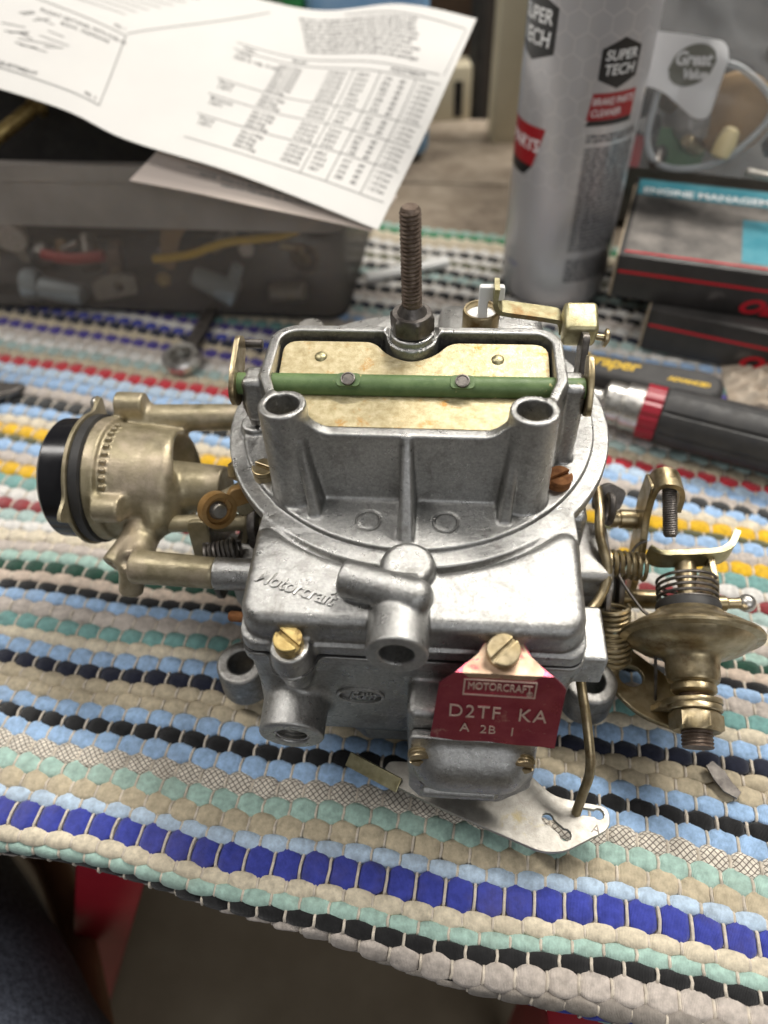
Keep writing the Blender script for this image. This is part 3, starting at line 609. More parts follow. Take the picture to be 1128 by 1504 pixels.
for k in range(10):
    an = math.radians(70+k*8); p = ring(-110, 21.8, an); H.add(sbox(p, (1.2, 0.7, 0.9), 0.4), np.array(p)-2, np.array(p)+2, 0.4, 0)
hp = H.parts({0: ('choke_housing', 'olive', None), 1: ('housing_neck', 'olive', 0), 2: ('support_arm', 'olive', 0), 3: ('support_arm', 'olive', 0)}, carb)
del H
ho = hp[0]
build('thermostat_cap', *lathe([(18, -0.2), (21.5, 0.0), (22.6, 1.2), (22.9, 10), (22.9, 13.6), (20.5, 14)], (-134.0, CY, CZ), (1, 0, 0), 72), 'black', ho)
build('cap_rim', *lathe([(24.2, 0), (24.4, 0.6), (24.4, 3.4), (23, 4.0)], (-121.2, CY, CZ), (1, 0, 0), 72), 'rubber', ho)
ro = []
for k in range(120):
    an = 2*math.pi*k/120; r = 25.2
    for a0 in (math.atan2(19, 21), math.atan2(7, -21.5), math.atan2(-26, 4)):
        d = (an-a0+math.pi) % (2*math.pi)-math.pi; r += 6.0*math.exp(-(d/0.13)**2)
    ro.append((r*math.cos(an), r*math.sin(an)))
rt = build('retaining_ring', *frame(plate(ro, 1.4, [circ(0, 0, 21.5, 72)], 0.2), (-122.2, CY, CZ), (0, 1, 0), (0, 0, 1)), 'olive', ho)
for y, z in ((-30.5, 66), (13, 78), (-4, 30)):
    build('ring_screw', *lathe([(3.2, 0), (3.1, 0.8), (2.4, 1.9), (1.0, 2.4)], (-122.8, y, z), (-1, 0, 0), 24), 'steel', rt)
# fast idle cam and levers behind the neck
aax = Vector((0.62, -0.62, 0.35)).normalized(); ac = Vector((-67, -32, 70.5))
am = build('fast_idle_lever', *lathe([(4.9, -2.4), (6.3, -2.3), (6.4, 2.0), (4.9, 2.3), (4.7, 0)], ac, aax, 32), 'amber', carb)
build('lever_arm', *frame(plate(rpoly([(-4, -3.4), (14, -3.0), (16, 2.4), (2, 4.2)], 2), 3.0, bev=0.5), ac+Vector((3, 4, 1)), (0.9, 0.42, 0.05), (0, 0.3, 1)), 'amber', am)
build('lever_screw', *thread(ac-aax*3, ac+aax*2.6, 3.2, 0.9, 0.35, 20), 'lever', am)
build('idle_screw', *hexnut((-63, -16, 74), (0.7, -0.5, 0.5), 7.5, 4.5), 'gold', am)
build('lever_nut', *hexnut((-61, -24, 66), (0.5, -0.7, 0.5), 7.5, 4.5), 'olive', am)
build('cam_arm', *frame(plate(rpoly([(-3.2, -22), (3.2, -22), (3.6, 2), (-3.6, 2)], 2.5), 2.2, bev=0.4), (-76, -32, 62), (1, 0.1, 0), (-0.35, 0.2, 0.95)), 'olive', carb)
build('cam_shaft', *cyl((-90, -27, 56), (-50, -24, 56), 3.2, 0.4, 20), 'olive', carb)
build('idle_cam', *frame(plate(rpoly([(-10, -8), (-9, 5), (0, 9), (8, 6), (10, -6), (2, -10)], 4), 3.0, bev=0.5), (-57, -24, 58), (0, 1, 0), (0, 0, 1)), 'darksteel', carb)
build('cam_link', *frame(plate(rpoly([(-3, -14), (3, -14), (3, 14), (-3, 14)], 2.8), 2.0, bev=0.4), (-62, -27, 50), (0, 1, 0.1), (0.3, 0, 1)), 'olive', carb)
build('side_boss', *MB().add(box(-66, -46, -44, -12, 26, 50, 4, 3)).add(cyl((-72, -24, 34), (-48, -24, 34), 9, 1.0, 32)).__dict__.values(), 'zinc_dark', carb)
build('lever_plate', *frame(plate(rpoly([(-16, -26), (-18, 2), (-8, 12), (8, 10), (14, -4), (10, -26)], 6), 2.4, [circ(-6, -8, 3)], 0.4), (-74, -22, 48), (0, 1, 0), (0, 0.1, 1)), 'darksteel', carb)
build('return_spring', *helix((-73, -38, 52), (-62, -36, 54), 4.0, 0.7, 7), 'darksteel', carb)
build('stop_tab', *frame(box(-7, 7, -3, 3, -1.4, 1.4, 0.5), (-67, -22, 66), (0.8, 0.6, 0.1), (0, 0, 1)), 'olive', carb)
build('copper_pin', *cyl((-62.5, -57.5, 44), (-44, -58, 44), 1.9, 0.6, 18), 'orange_rust', carb)
# ---- right side: throttle shaft, levers, springs, dashpot
build('shaft_boss', *MB().add(cyl((48, -26, 30), (74, -26, 30), 9.5, 1.2, 40)).add(box(48, 70, -40, -14, 38, 52, 3, 3)).__dict__.values(), 'zinc_dark', carb)
build('lever_stack', *MB().add(frame(plate(rpoly([(-12, -16), (-12, 6), (-4, 14), (6, 12), (12, -4), (8, -16)], 5), 2.0, bev=0.3), (76, -26, 26), (0, 1, 0), (0, 0, 1))).add(frame(plate(rpoly([(-10, -18), (-8, 10), (2, 18), (8, 12), (10, -14)], 5), 2.0, bev=0.3), (70, -36, 24), (0, 1, 0.1), (0, -0.1, 1))).__dict__.values(), 'darksteel', carb)
build('throttle_shaft', *cyl((40, -30, 26), (92, -30, 26), 3.6, 0.5, 24), 'gold', carb)
build('throttle_spring', *helix((65, -27, 44), (84, -27.5, 42), 4.6, 0.75, 9), 'gold', carb)
build('throttle_spring', *helix((72, -41, 36), (74.5, -53, 17), 5.2, 0.8, 11), 'gold', carb)
build('spring_wire', *tube([(84, -20, 48), (80, -22, 47), (74.5, -31, 44), (74, -34, 43), (80, -44, 40), (84, -48, 38), (86, -58, 26), (87, -66, 16)], 0.55, 8, 5), 'darksteel', carb)
tl_ = build('throttle_lever', *frame(plate(rpoly([(-26, 22), (-16, 22), (-9, 40), (-3, 52), (-3, 66), (-12, 68), (-14, 54), (-22, 42)], [3, 3, 4, 3, 2, 2, 3, 4]), 2.6, bev=0.3), (83.5, 0, 0), (0, 1, 0), (0, 0, 1)), 'gold', carb)
P = smoothpath([(83.5, -9, 60), (83.8, -9, 66), (85, -9.5, 69.6), (87.6, -10, 70.8), (91, -10.5, 69.6), (92.6, -11, 66), (93.0, -11.5, 59)], 5); vv = []; ff = []
for i, p in enumerate(P):
    t = (P[min(i+1, len(P)-1)]-P[max(i-1, 0)]).normalized(); nn = t.cross(Vector((0, 1, 0))).normalized()
    for a, b in ((-0.9, -4.2), (0.9, -4.2), (0.9, 4.2), (-0.9, 4.2)): vv.append(p+nn*a+Vector((0, b, 0)))
for i in range(len(P)-1):
    for k in range(4): k2 = (k+1) % 4; ff.append((i*4+k, (i+1)*4+k, (i+1)*4+k2, i*4+k2))
ff += [(0, 1, 2, 3), tuple(range(len(vv)-1, len(vv)-5, -1))]
build('hook_tab', vv, ff, 'gold', tl_, angle=30)
build('stop_screw', *thread((88.2, -9, 70.0), (89.4, -24.5, 56.0), 2.6, 0.8, 0.3, 22), 'darksteel', tl_)
cl = build('lever_collar', *lathe([(2.6, -0.2), (3.3, 0.2), (3.4, 2.0), (2.9, 2.3), (2.9, 3.0), (3.6, 3.3), (3.6, 10.5), (3.0, 10.8)], (73.0, -8.5, 46.5), (1, 0.02, 0.0), 28), 'gold', tl_)
build('kickdown_rod', *tube([(66, -6, 60), (65.5, -16, 60), (65, -26, 57), (67.5, -36, 51), (65, -44, 46), (57, -54, 44)], 1.7, 12, 6), 'gold', carb)
build('rod_loop', *tube([(69.5, -14+4.5*math.cos(t*math.pi/9), 58+5.5*math.sin(t*math.pi/9)) for t in range(19)], 1.3, 10), 'darksteel', carb)
build('rod_clip', *frame(plate(rpoly([(-6, -4), (4, -5), (7, 2), (1, 6), (-5, 4)], 2), 3.0, bev=0.4), (70.5, -6, 55), (1, 0.2, 0), (0, 0.6, 0.8)), 'darksteel', carb)
# bent bracket strip with ball stud
P = smoothpath([(84.5, -23, 45), (88, -25.4, 45), (94, -25.6, 45.5), (105, -24.8, 46), (110, -23.5, 46.2), (113.4, -20.5, 46.6), (116.0, -15.5, 47.2)], 5); vv = []; ff = []
for i, p in enumerate(P):
    t = (P[min(i+1, len(P)-1)]-P[max(i-1, 0)]).normalized(); nn = t.cross(Vector((0, 0, 1))).normalized(); hh = 3.8
    for a, b in ((-1.1, -hh), (1.1, -hh), (1.1, hh), (-1.1, hh)): vv.append(p+nn*a+Vector((0, 0, b)))
for i in range(len(P)-1):
    for k in range(4): k2 = (k+1) % 4; ff.append((i*4+k, i*4+k2, (i+1)*4+k2, (i+1)*4+k))
ff += [(3, 2, 1, 0), tuple(range(len(vv)-4, len(vv)))]
br = build('lever_bracket', vv, ff, 'yellowzinc', carb, angle=30)
build('bracket_leg', *frame(plate(rpoly([(-25, 47), (-25, 30), (-36, 24), (-46, 30), (-46, 37), (-34, 46)], [1, 4, 4, 5, 4, 3]), 2.4, bev=0.3), (105.8, 0, 0), (0, 1, 0), (0, 0, 1)), 'gold', br)
bs = build('ball_stud', *lathe([(2.7, 0), (2.7, 3.4), (2.0, 4.0), (1.9, 6.6), (2.1, 8.0)], (106.6, -39.4, 38.5), (1, 0.03, 0.06), 24), 'gold', br)
build('ball', *lathe([(0.1, -3.2)]+[(3.2*math.cos(a*math.pi/16), 3.2*math.sin(a*math.pi/16)) for a in range(-7, 8)]+[(0.1, 3.2)], (117.0, -39.1, 39.1), (1, 0.03, 0.06), 28), 'steel', bs)
# dashpot
DA = Vector((-0.052, -0.962, -0.268)).normalized(); DC = Vector((96.2, -52.6, 35.6))
dp = build('dashpot_case', *lathe([(9.0, -9.6), (11.2, -9.2), (12.4, -7.8), (14.6, -6.4), (18.0, -4.6), (21.0, -2.6), (23.0, -1.4), (23.5, -0.5), (23.2, 0.3), (21.8, 0.6), (20.6, 0.9), (19.6, 2.2), (17.0, 4.0), (14.0, 5.2), (11.4, 5.9), (9.6, 6.8), (8.7, 8.4), (8.5, 13.6), (8.0, 15.0), (6.8, 15.6), (6.4, 16.2)], DC, DA, 72), 'gold', carb)
build('dashpot_boot', *lathe([(10.4, -12.4), (10.8, -11.8), (10.8, -9.2), (9, -8.8)], DC, DA, 48), 'rubber', dp)
build('dashpot_spring', *helix(DC+DA*-12.2, DC+DA*-22.0, 9.9, 0.55, 4.6, 8, 36), 'darksteel', dp)
build('dashpot_stem', *lathe([(3.6, -29), (3.7, -28), (3.7, -22), (3.1, -21.5), (3.1, -12)], DC, DA, 28), 'gold', dp)
build('lock_washer', *lathe([(7.0, 16), (7.2, 16.5), (7.2, 18.0), (6.8, 18.5), (5.6, 19.0)], DC, DA, 40), 'gold', dp)
build('dashpot_thread', *thread(DC+DA*17, DC+DA*36.0, 5.0, 1.2, 0.5, 28, False), 'rust', dp)
build('washer', *lathe([(8.2, 22.6), (8.4, 22.9), (8.4, 24.4), (8.0, 24.7)], DC, DA, 40), 'gold', dp)
build('lock_nut', *hexnut(DC+DA*24.8, DA, 14.6, 6.2, 0.3), 'gold', dp)
build('dashpot_bracket', *MB().add(frame(plate(rpoly([(62, -36), (76, -40), (86, -50), (99, -62), (101, -74), (94, -77), (80, -72), (71, -60), (62, -50)], [3, 4, 8, 5, 4, 4, 8, 8, 3]), 2.4, [circ(80, -57, 4.2)], 0.4), (0, 0, 15), (1, 0, 0), (0, 1, 0))).add(frame(plate(rpoly([(-11, -14), (8, -14), (9, 4), (0, 9.5), (-9, 4)], [2, 2, 6, 6, 6]), 2.0, bev=0.4), DC+DA*21.6, (1, 0, 0), Vector((0, -0.268, 0.962)))).__dict__.values(), 'gold', carb)
# ================================================================== bench, rag rug, floor
def slope(s): return np.interp(s, [-150, -70, 20, 55, 92, 330], [0.205, 0.215, 0.245, 0.275, 0.345, 0.355])
def s_edge(x): return np.interp(x, [-260, -150, -90, -20, 45, 140, 260], [-130, -132.5, -135, -142.5, -149, -157, -166])
RB = 6.0
def surf(x, t):                                        # rug surface point and its across-row / up directions
    se = float(s_edge(x)); d = se-t
    if d <= 0: s, z, c, sn = t, 0.0, 1.0, 0.0
    elif d < RB*math.pi/2: s, z, c, sn = se-RB*math.sin(d/RB), -RB*(1-math.cos(d/RB)), math.cos(d/RB), math.sin(d/RB)
    else: s, z, c, sn = se-RB+0.3*(d-RB*math.pi/2), -RB-0.95*(d-RB*math.pi/2), -0.3, 0.95
    m = float(slope(t)); y = s-m*x+1.2*math.sin(x*0.031+t*0.05)+0.8*math.sin(x*0.075-t*0.03)
    z += 0.8*math.sin(x*0.05+1.0)*math.sin(t*0.06)-2.2
    ux = Vector((1, -m, 0)).normalized(); out = Vector((m, 1, 0)).normalized()
    uy = (out*c+Vector((0, 0, 1))*sn); uz = ux.cross(uy)
    return Vector((x, y, z)), ux, uy, uz
COL = {'lblue': (0.36, 0.54, 0.80), 'pblue': (0.52, 0.66, 0.82), 'black': (0.012, 0.012, 0.013), 'navy': (0.014, 0.017, 0.035), 'beige': (0.56, 0.48, 0.34), 'cream': (0.72, 0.64, 0.49),
       'pink': (0.66, 0.54, 0.44), 'taupe': (0.55, 0.49, 0.44), 'teal': (0.20, 0.40, 0.38), 'aqua': (0.42, 0.55, 0.52), 'green': (0.018, 0.07, 0.045), 'dkred': (0.28, 0.045, 0.05), 'red': (0.52, 0.03, 0.045),
       'yellow': (0.80, 0.48, 0.02), 'char': (0.035, 0.036, 0.036), 'olivecloth': (0.12, 0.12, 0.06), 'seafoam': (0.40, 0.58, 0.51), 'royal': (0.045, 0.06, 0.36), 'purple': (0.07, 0.05, 0.26), 'white': (0.78, 0.76, 0.72),
       'kelly': (0.05, 0.26, 0.12), 'lattice': (0.80, 0.74, 0.64), 'thread': (0.74, 0.66, 0.55), 'grey': (0.28, 0.25, 0.22)}
def cloth(name, col):
    m = bpy.data.materials.new('cloth_'+name); m.use_nodes = True; nt = m.node_tree; N, L = nt.nodes, nt.links; b = N['Principled BSDF']
    b.inputs['Roughness'].default_value = 0.92; b.inputs['Specular IOR Level'].default_value = 0.15; b.inputs['Sheen Weight'].default_value = 0.25; b.inputs['Sheen Roughness'].default_value = 0.5
    pos = N.new('ShaderNodeNewGeometry').outputs['Position']; uv = N.new('ShaderNodeUVMap').outputs[0]
    def nz(s, d, co=pos):
        n = N.new('ShaderNodeTexNoise'); n.inputs['Scale'].default_value = s; n.inputs['Detail'].default_value = d; n.inputs['Roughness'].default_value = 0.65; L.new(co, n.inputs['Vector']); return n.outputs['Fac']
    def mr(f, a, c, lo, hi):
        r = N.new('ShaderNodeMapRange'); r.inputs[1].default_value = lo; r.inputs[2].default_value = hi; r.inputs[3].default_value = a; r.inputs[4].default_value = c; L.new(f, r.inputs[0]); return r.outputs[0]
    def mix(f, a, c, mode='MIX'):
        x = N.new('ShaderNodeMix'); x.data_type = 'RGBA'; x.blend_type = mode
        if isinstance(f, float): x.inputs[0].default_value = f
        else: L.new(f, x.inputs[0])
        for i, v in ((6, a), (7, c)):
            if isinstance(v, tuple): x.inputs[i].default_value = (*v, 1)
            else: L.new(v, x.inputs[i])
        return x.outputs[2]
    lum = sum(col)/3; light = tuple(min(1, c*1.22+0.004) for c in col); dark = tuple(c*0.72 for c in col)
    base = mix(mr(nz(420, 5), 0, 1, 0.3, 0.7), dark, light)
    if name == 'lattice':
        wv = []
        for sgn in (1, -1):
            d = N.new('ShaderNodeVectorMath'); d.operation = 'DOT_PRODUCT'; d.inputs[1].default_value = (0.9, 1.05*sgn, 0); L.new(uv, d.inputs[0])
            sn = N.new('ShaderNodeMath'); sn.operation = 'PINGPONG'; sn.inputs[1].default_value = 1.0; L.new(d.outputs['Value'], sn.inputs[0]); wv.append(mr(sn.outputs[0], 1, 0, 0.06, 0.30))
        mxx = N.new('ShaderNodeMath'); mxx.operation = 'MAXIMUM'; L.new(wv[0], mxx.inputs[0]); L.new(wv[1], mxx.inputs[1])
        base = mix(mxx.outputs[0], base, (0.085, 0.06, 0.045))
    if lum > 0.15:                                      # grubby workshop stains
        base = mix(mr(nz(120, 8), 0, 0.7, 0.58, 0.78), base, tuple(c*0.28+0.02 for c in col))
        base = mix(mr(nz(28, 5), 0, 0.22, 0.52, 0.70), base, (0.20, 0.15, 0.09))
    L.new(base, b.inputs['Base Color'])
    w = N.new('ShaderNodeTexWave'); w.wave_type = 'BANDS'; w.bands_direction = 'X'; w.inputs['Scale'].default_value = 0.72; w.inputs['Distortion'].default_value = 1.5; w.inputs['Detail'].default_value = 2; L.new(uv, w.inputs['Vector'])
    ad = N.new('ShaderNodeMath'); ad.operation = 'ADD'; L.new(w.outputs['Fac'], ad.inputs[0]); L.new(nz(700, 6), ad.inputs[1])
    bp_ = N.new('ShaderNodeBump'); bp_.inputs['Strength'].default_value = 0.5; bp_.inputs['Distance'].default_value = 0.0005; L.new(ad.outputs[0], bp_.inputs['Height']); L.new(bp_.outputs[0], b.inputs['Normal'])
    return m
CM = {k: cloth(k, v) for k, v in COL.items()}
# rows from the near edge to the far end: colour, width across
rows = [('black', 4.5), ('green', 4.5), ('seafoam', 4), ('royal', 3), ('grey', 5), ('taupe', 6), ('black', 4.2), ('seafoam', 4.2), ('cream', 4.6), ('royal', 8.6), ('pblue', 4.6), ('beige', 6.2), ('seafoam', 6.2), ('lattice', 6.6), ('lblue', 6.2), ('black', 5.6), ('lblue', 5.6),
        ('beige', 5.4), ('beige', 5.2), ('navy', 5.6), ('lblue', 6.0), ('cream', 5.0), ('teal', 6.0), ('taupe', 6.6), ('lblue', 4.8), ('black', 4.0), ('pink', 5.0), ('green', 5.2), ('seafoam', 5.2), ('taupe', 5.0), ('cream', 6.2), ('white', 5.0), ('aqua', 6.2), ('dkred', 6.0), ('white', 6.4), ('teal', 7.2), ('yellow', 7.0), ('taupe', 6.4),
        ('lblue', 6.6), ('olivecloth', 3.4), ('yellow', 7.0), ('cream', 6.4), ('lblue', 6.4), ('char', 6.2), ('taupe', 6.8), ('lblue', 6.6), ('pblue', 6.6), ('red', 6.4), ('beige', 6.6), ('aqua', 6.4), ('white', 7.0), ('taupe', 7.0), ('purple', 6.4), ('beige', 6.6), ('navy', 6.4), ('royal', 6.4), ('white', 6.6), ('purple', 6.6), ('teal', 6.6), ('cream', 7), ('taupe', 6.6), ('lblue', 6.6), ('white', 6.6),
        ('aqua', 7), ('navy', 6.6), ('white', 7), ('taupe', 7), ('black', 7), ('white', 7), ('black', 7), ('aqua', 7), ('char', 7), ('white', 7), ('olivecloth', 6), ('white', 7), ('char', 7), ('white', 7), ('beige', 7), ('cream', 7), ('kelly', 7), ('seafoam', 6)]
i0 = [i for i, r in enumerate(rows) if r[0] == 'royal'][1]
cent = []; acc = 0.0
for i, (n_, w_) in enumerate(rows): cent.append(acc+w_/2); acc += w_
off = -128.3-cent[i0]; cent = [c+off for c in cent]
PITCHX = 9.3
def bead_mesh(lx, ly, hz, seed=0, ns=10, nr=6):            # pillow of cloth, bulging between the warp threads
    v = []; uvs = []; rr = random.Random(seed)
    for i in range(ns+1):
        a = -1+2*i/ns; prof = (1-abs(a)**2.6*0.46)                      # narrows where the thread binds it
        wz = (1-abs(a)**5.0)**0.5 if abs(a) < 1 else 0.0
        for j in range(nr+1):
            b = -math.pi*0.56+math.pi*1.12*j/nr
            sb, cb = math.sin(b), math.cos(b); y = math.copysign(abs(sb)**0.85, sb)*ly*0.5*prof; z = math.copysign(abs(cb)**0.62, cb)*hz*(0.46+0.54*wz)*(0.9+0.12*math.sin(3*a+seed)*rr.random())
            v.append((a*lx*0.5, y, z-0.2)); uvs.append((a*lx*0.5, b*ly*0.42))
    f = [(i*(nr+1)+j, (i+1)*(nr+1)+j, (i+1)*(nr+1)+j+1, i*(nr+1)+j+1) for i in range(ns) for j in range(nr)]
    return v, f, uvs
Fv, Rv, Uv, Cv = np.array(F_), np.array(R2), np.array(U2), np.array((-13.2, -188.5, 250.2))
def project(p):
    d = np.array(p)-Cv; z = d@Fv; return 564+1043*(d@Rv)/z, 752-1043*(d@Uv)/z, z
rug = tag(empty('rag_rug', (0, -60, 0)), 'hand-woven multicoloured rag rug with stitched stripes, draped over the bench edge', 'rug')
RUGO = Vector((0, -60, 0))
beads = []                                                # (size, row, x)
for i, (cn, wd) in enumerate(rows):
    t = cent[i]; phase = 0.5*(i % 2)
    X0 = 150+max(0, t+140)*0.48+60
    x = (-math.ceil(X0/PITCHX)+phase)*PITCHX
    while x < X0:
        p, ux, uy, uz = surf(x, t); u, v_, z = project(p)
        vis = -60 < u < 1190 and -60 < v_ < 1570
        if vis or (-400 < u < 1530 and -200 < v_ < 1700): beads.append((1043/z*(1 if vis else 0.01)*wd, i, x))
        x += PITCHX
def hidden(u, v_): return (345 < u < 870 and 560 < v_ < 1080) or (60 < u < 300 and 600 < v_ < 850) or (u < 540 and v_ < 470)
order = []
for k, (sz, i, x) in enumerate(beads):
    p, *_ = surf(x, cent[i]); u, v_, z = project(p)
    order.append((sz if not hidden(u, v_) else 0, k))
top300 = set(k for _, k in sorted(order, reverse=True)[:300])
shared = {}
def rowmat(i): return CM[rows[i][0]]
def mk_mesh(name, v, f, uvs, m):
    me = bpy.data.meshes.new(name); me.from_pydata([tuple(c*S for c in p) for p in v], [], f); me.polygons.foreach_set('use_smooth', [True]*len(f))
    ul = me.uv_layers.new(name='UVMap'); li = np.zeros(len(me.loops), np.int32); me.loops.foreach_get('vertex_index', li)
    ul.data.foreach_set('uv', np.array(uvs, np.float32)[li].ravel()); me.materials.append(m); return me
bulk = {}; thr = MB()
for k, (sz, i, x) in enumerate(beads):
    cn, wd = rows[i]; p, ux, uy, uz = surf(x, cent[i]); rj = random.Random(k*31+i)
    sy = rj.uniform(0.94, 1.08); sz_ = rj.uniform(0.88, 1.12); ry = rj.uniform(-0.06, 0.06)
    hz = 1.9 if wd > 4.5 else 1.7; ly = wd*1.36; lx = PITCHX*(1.0 if wd > 5 else 1.14)
    if cn in ('royal', 'navy', 'black') and wd > 5: lx = PITCHX*0.93; ly = wd*1.26
    if cn == 'lattice': hz = 2.1; ly = wd*1.36
    Mx = Matrix((ux, uy, uz)).transposed(); Mx = Mx @ Matrix.Rotation(ry, 3, 'Z')
    if k in top300:
        var = rj.randrange(3); key = (i, var)
        if key not in shared:
            v, f, uvs = bead_mesh(lx, ly, hz, i*7+var*3); shared[key] = mk_mesh('weave_segment', v, f, uvs, rowmat(i))
        o = bpy.data.objects.new('weave_segment', shared[key]); C.objects.link(o); o.parent = rug
        M4 = Mx.to_4x4() @ Matrix.Diagonal((1, sy, sz_, 1)); M4.translation = (p-RUGO)*S; o.matrix_local = M4
    else:
        v, f, uvs = bead_mesh(lx, ly, hz, k % 11, 6, 4); b = bulk.setdefault(cn, ([], [], [])); n = len(b[0])
        b[0].extend([p-RUGO+Mx @ Vector((q[0], q[1]*sy, q[2]*sz_)) for q in v]); b[1].extend([tuple(a+n for a in q) for q in f]); b[2].extend(uvs)
    # warp thread binding the end of the segment
    q, ux2, uy2, uz2 = surf(x+PITCHX*0.5, cent[i]); j = rj.uniform(-0.25, 0.25)
    dk = cn in ('royal', 'navy', 'black', 'green', 'char', 'teal', 'lblue'); w2 = wd*(0.56 if dk else 0.46); zt = (1.5 if cn in ('royal', 'navy', 'black') else 1.0)*rj.uniform(0.8, 1.15); q = q-RUGO
    thr.add(tube([q-uy2*w2-uz2*0.5+ux2*j, q-uy2*w2*0.55+uz2*zt*0.8, q+uz2*zt-ux2*j, q+uy2*w2*0.55+uz2*zt*0.8, q+uy2*w2-uz2*0.5], 0.52, 5))
for cn, (v, f, uvs) in bulk.items():
    o = link('woven_rows', mk_mesh('woven_rows', v, f, uvs, CM[cn]), None, rug); tag(o, kind='stuff')
o = thr.out('warp_threads', CM['thread'], rug, angle=None); o['kind'] = 'stuff'
me = o.data; me.uv_layers.new(name='UVMap')
# backing cloth under the segments
v = []; f = []; xs = np.linspace(-430, 430, 87); ts = list(np.linspace(cent[0]-2, -100, 26))+list(np.linspace(-95, cent[-1]+4, 60))
for t in ts:
    for x in xs: p, ux, uy, uz = surf(float(x), float(t)); v.append(p-uz*0.9-RUGO)
nx = len(xs)
for i in range(len(ts)-1):
    for j in range(nx-1): f.append((i*nx+j, i*nx+j+1, (i+1)*nx+j+1, (i+1)*nx+j))
o = build('rug_backing', v, f, CM['taupe'], rug); o.data.uv_layers.new(name='UVMap')
# bench top made of planks
MT['wood'] = mat('weathered_wood', (0.20, 0.155, 0.11), 0.65, 0, (0.36, 0.30, 0.23), 35, 8, 0.8, 0.3, 500, col3=(0.12, 0.085, 0.06), scale3=18, th3=(0.5, 0.7))
bench = tag(empty('workbench', (0, 150, -45)), 'weathered grey-brown wooden bench top under the rug', 'workbench')
BO = Vector((0, 150, -45))
for k in range(5):
    y0 = -150+k*140; m_ = math.tan(math.radians(-10.5))
    loop = []
    for x in (-700, 700):
        pass
    a = [(-700, (s_edge(-200)+1 if k == 0 else y0-10)+700*0.19), (700, (s_edge(200)+9 if k == 0 else y0-10)-700*0.19), (700, y0+128-700*0.19), (-700, y0+128+700*0.19)]
    if k == 0: a = [(x, float(s_edge(x))+6-float(slope(-130))*x+0.0) for x in (-700, -260, -150, -90, -20, 45, 140, 260, 700)]+[(700, y0+128-700*0.19), (-700, y0+128+700*0.19)]
    build('plank', *frame(plate(a, 38, bev=1.5), Vector((0, 0, -23.6))-BO, (1, 0, 0), (0, 1, 0)), 'wood', bench)
MT['floor'] = mat('garage_concrete', (0.23, 0.185, 0.125), 0.7, 0, (0.33, 0.275, 0.195), 6, 8, 0.85, 0.2, 80)
fl = tag(build('floor', [(-4000, -4000, -780), (4000, -4000, -780), (4000, 4000, -780), (-4000, 4000, -780)], [(0, 1, 2, 3)], 'floor'), kind='structure')
MT['darkwall'] = mat('dark_garage_wall', (0.022, 0.018, 0.014), 0.8, 0, (0.04, 0.03, 0.022), 8, 6)
tag(build('wall', *box(-2500, 2500, 1150, 1200, -780, 1700, 0), 'darkwall', smooth=False), kind='structure')
# ================================================================== things around the carburetor
# ---- translucent parts bin
def clear(name, tint, rough, fac, col, bump=0.0):
    m = bpy.data.materials.new(name); m.use_nodes = True; N, L = m.node_tree.nodes, m.node_tree.links; b = N['Principled BSDF']
    b.inputs['Base Color'].default_value = (*col, 1); b.inputs['Roughness'].default_value = rough
    t = N.new('ShaderNodeBsdfTransparent'); t.inputs[0].default_value = (*tint, 1); mx = N.new('ShaderNodeMixShader')
    n = N.new('ShaderNodeTexNoise'); n.inputs['Scale'].default_value = 25; n.inputs['Detail'].default_value = 6; L.new(N.new('ShaderNodeTexCoord').outputs['Object'], n.inputs['Vector'])
    r = N.new('ShaderNodeMapRange'); r.inputs[1].default_value = 0.3; r.inputs[2].default_value = 0.7; r.inputs[3].default_value = fac*0.8; r.inputs[4].default_value = min(1, fac*1.2); L.new(n.outputs['Fac'], r.inputs[0])
    L.new(r.outputs[0], mx.inputs[0]); L.new(t.outputs[0], mx.inputs[1]); L.new(b.outputs[0], mx.inputs[2]); L.new(mx.outputs[0], N['Material Output'].inputs['Surface'])
    if bump:
        bm = N.new('ShaderNodeBump'); bm.inputs['Strength'].default_value = bump; bm.inputs['Distance'].default_value = 0.004; L.new(n.outputs['Fac'], bm.inputs['Height']); L.new(bm.outputs[0], b.inputs['Normal'])
    return m
MT['bin'] = clear('smoky_clear_plastic', (0.93, 0.92, 0.90), 0.22, 0.17, (0.40, 0.36, 0.32))
MT['binrim'] = clear('frosted_plastic_rim', (0.9, 0.89, 0.87), 0.3, 0.6, (0.38, 0.35, 0.32))
ba = math.radians(-9.2); bx = Vector((math.cos(ba), math.sin(ba), 0)); by = Vector((-math.sin(ba), math.cos(ba), 0)); BN = Vector((-30, 192, 1.5))
bin_o = tag(empty('parts_bin', BN, ba), 'smoky translucent plastic bin of loose parts with printed sheets on top', 'bin')
def binwall(z0, z1, g0, g1, th, r=16):                   # open rounded-rectangle band, outer and inner skin
    v = []; f = []
    for g, z in ((g0, z0), (g1, z1), (g1-th, z1), (g0-th, z0)):
        L_ = rpoly([(-330-g, -g), (g, -g), (g, 190+g), (-330-g, 190+g)], r, 6); n = len(L_); v += [(x, y, z) for x, y in L_]
    for i in range(4):
        for k in range(n): k2 = (k+1) % n; j = (i+1) % 4; f.append((i*n+k, i*n+k2, j*n+k2, j*n+k))
    return v, f
build('bin_wall', *binwall(2, 58, 0, 2.5, 1.6), 'bin', bin_o); build('bin_shoulder', *binwall(58.2, 86, 4.5, 6, 1.6), 'binrim', bin_o); build('bin_rim', *binwall(86.2, 95, 9, 9.5, 5), 'binrim', bin_o)
build('bin_floor', *frame(plate(rpoly([(-330, 0), (0, 0), (0, 190), (-330, 190)], 16), 2, bev=0.3), (0, 0, 1.2), (1, 0, 0), (0, 1, 0)), 'rubber', bin_o)
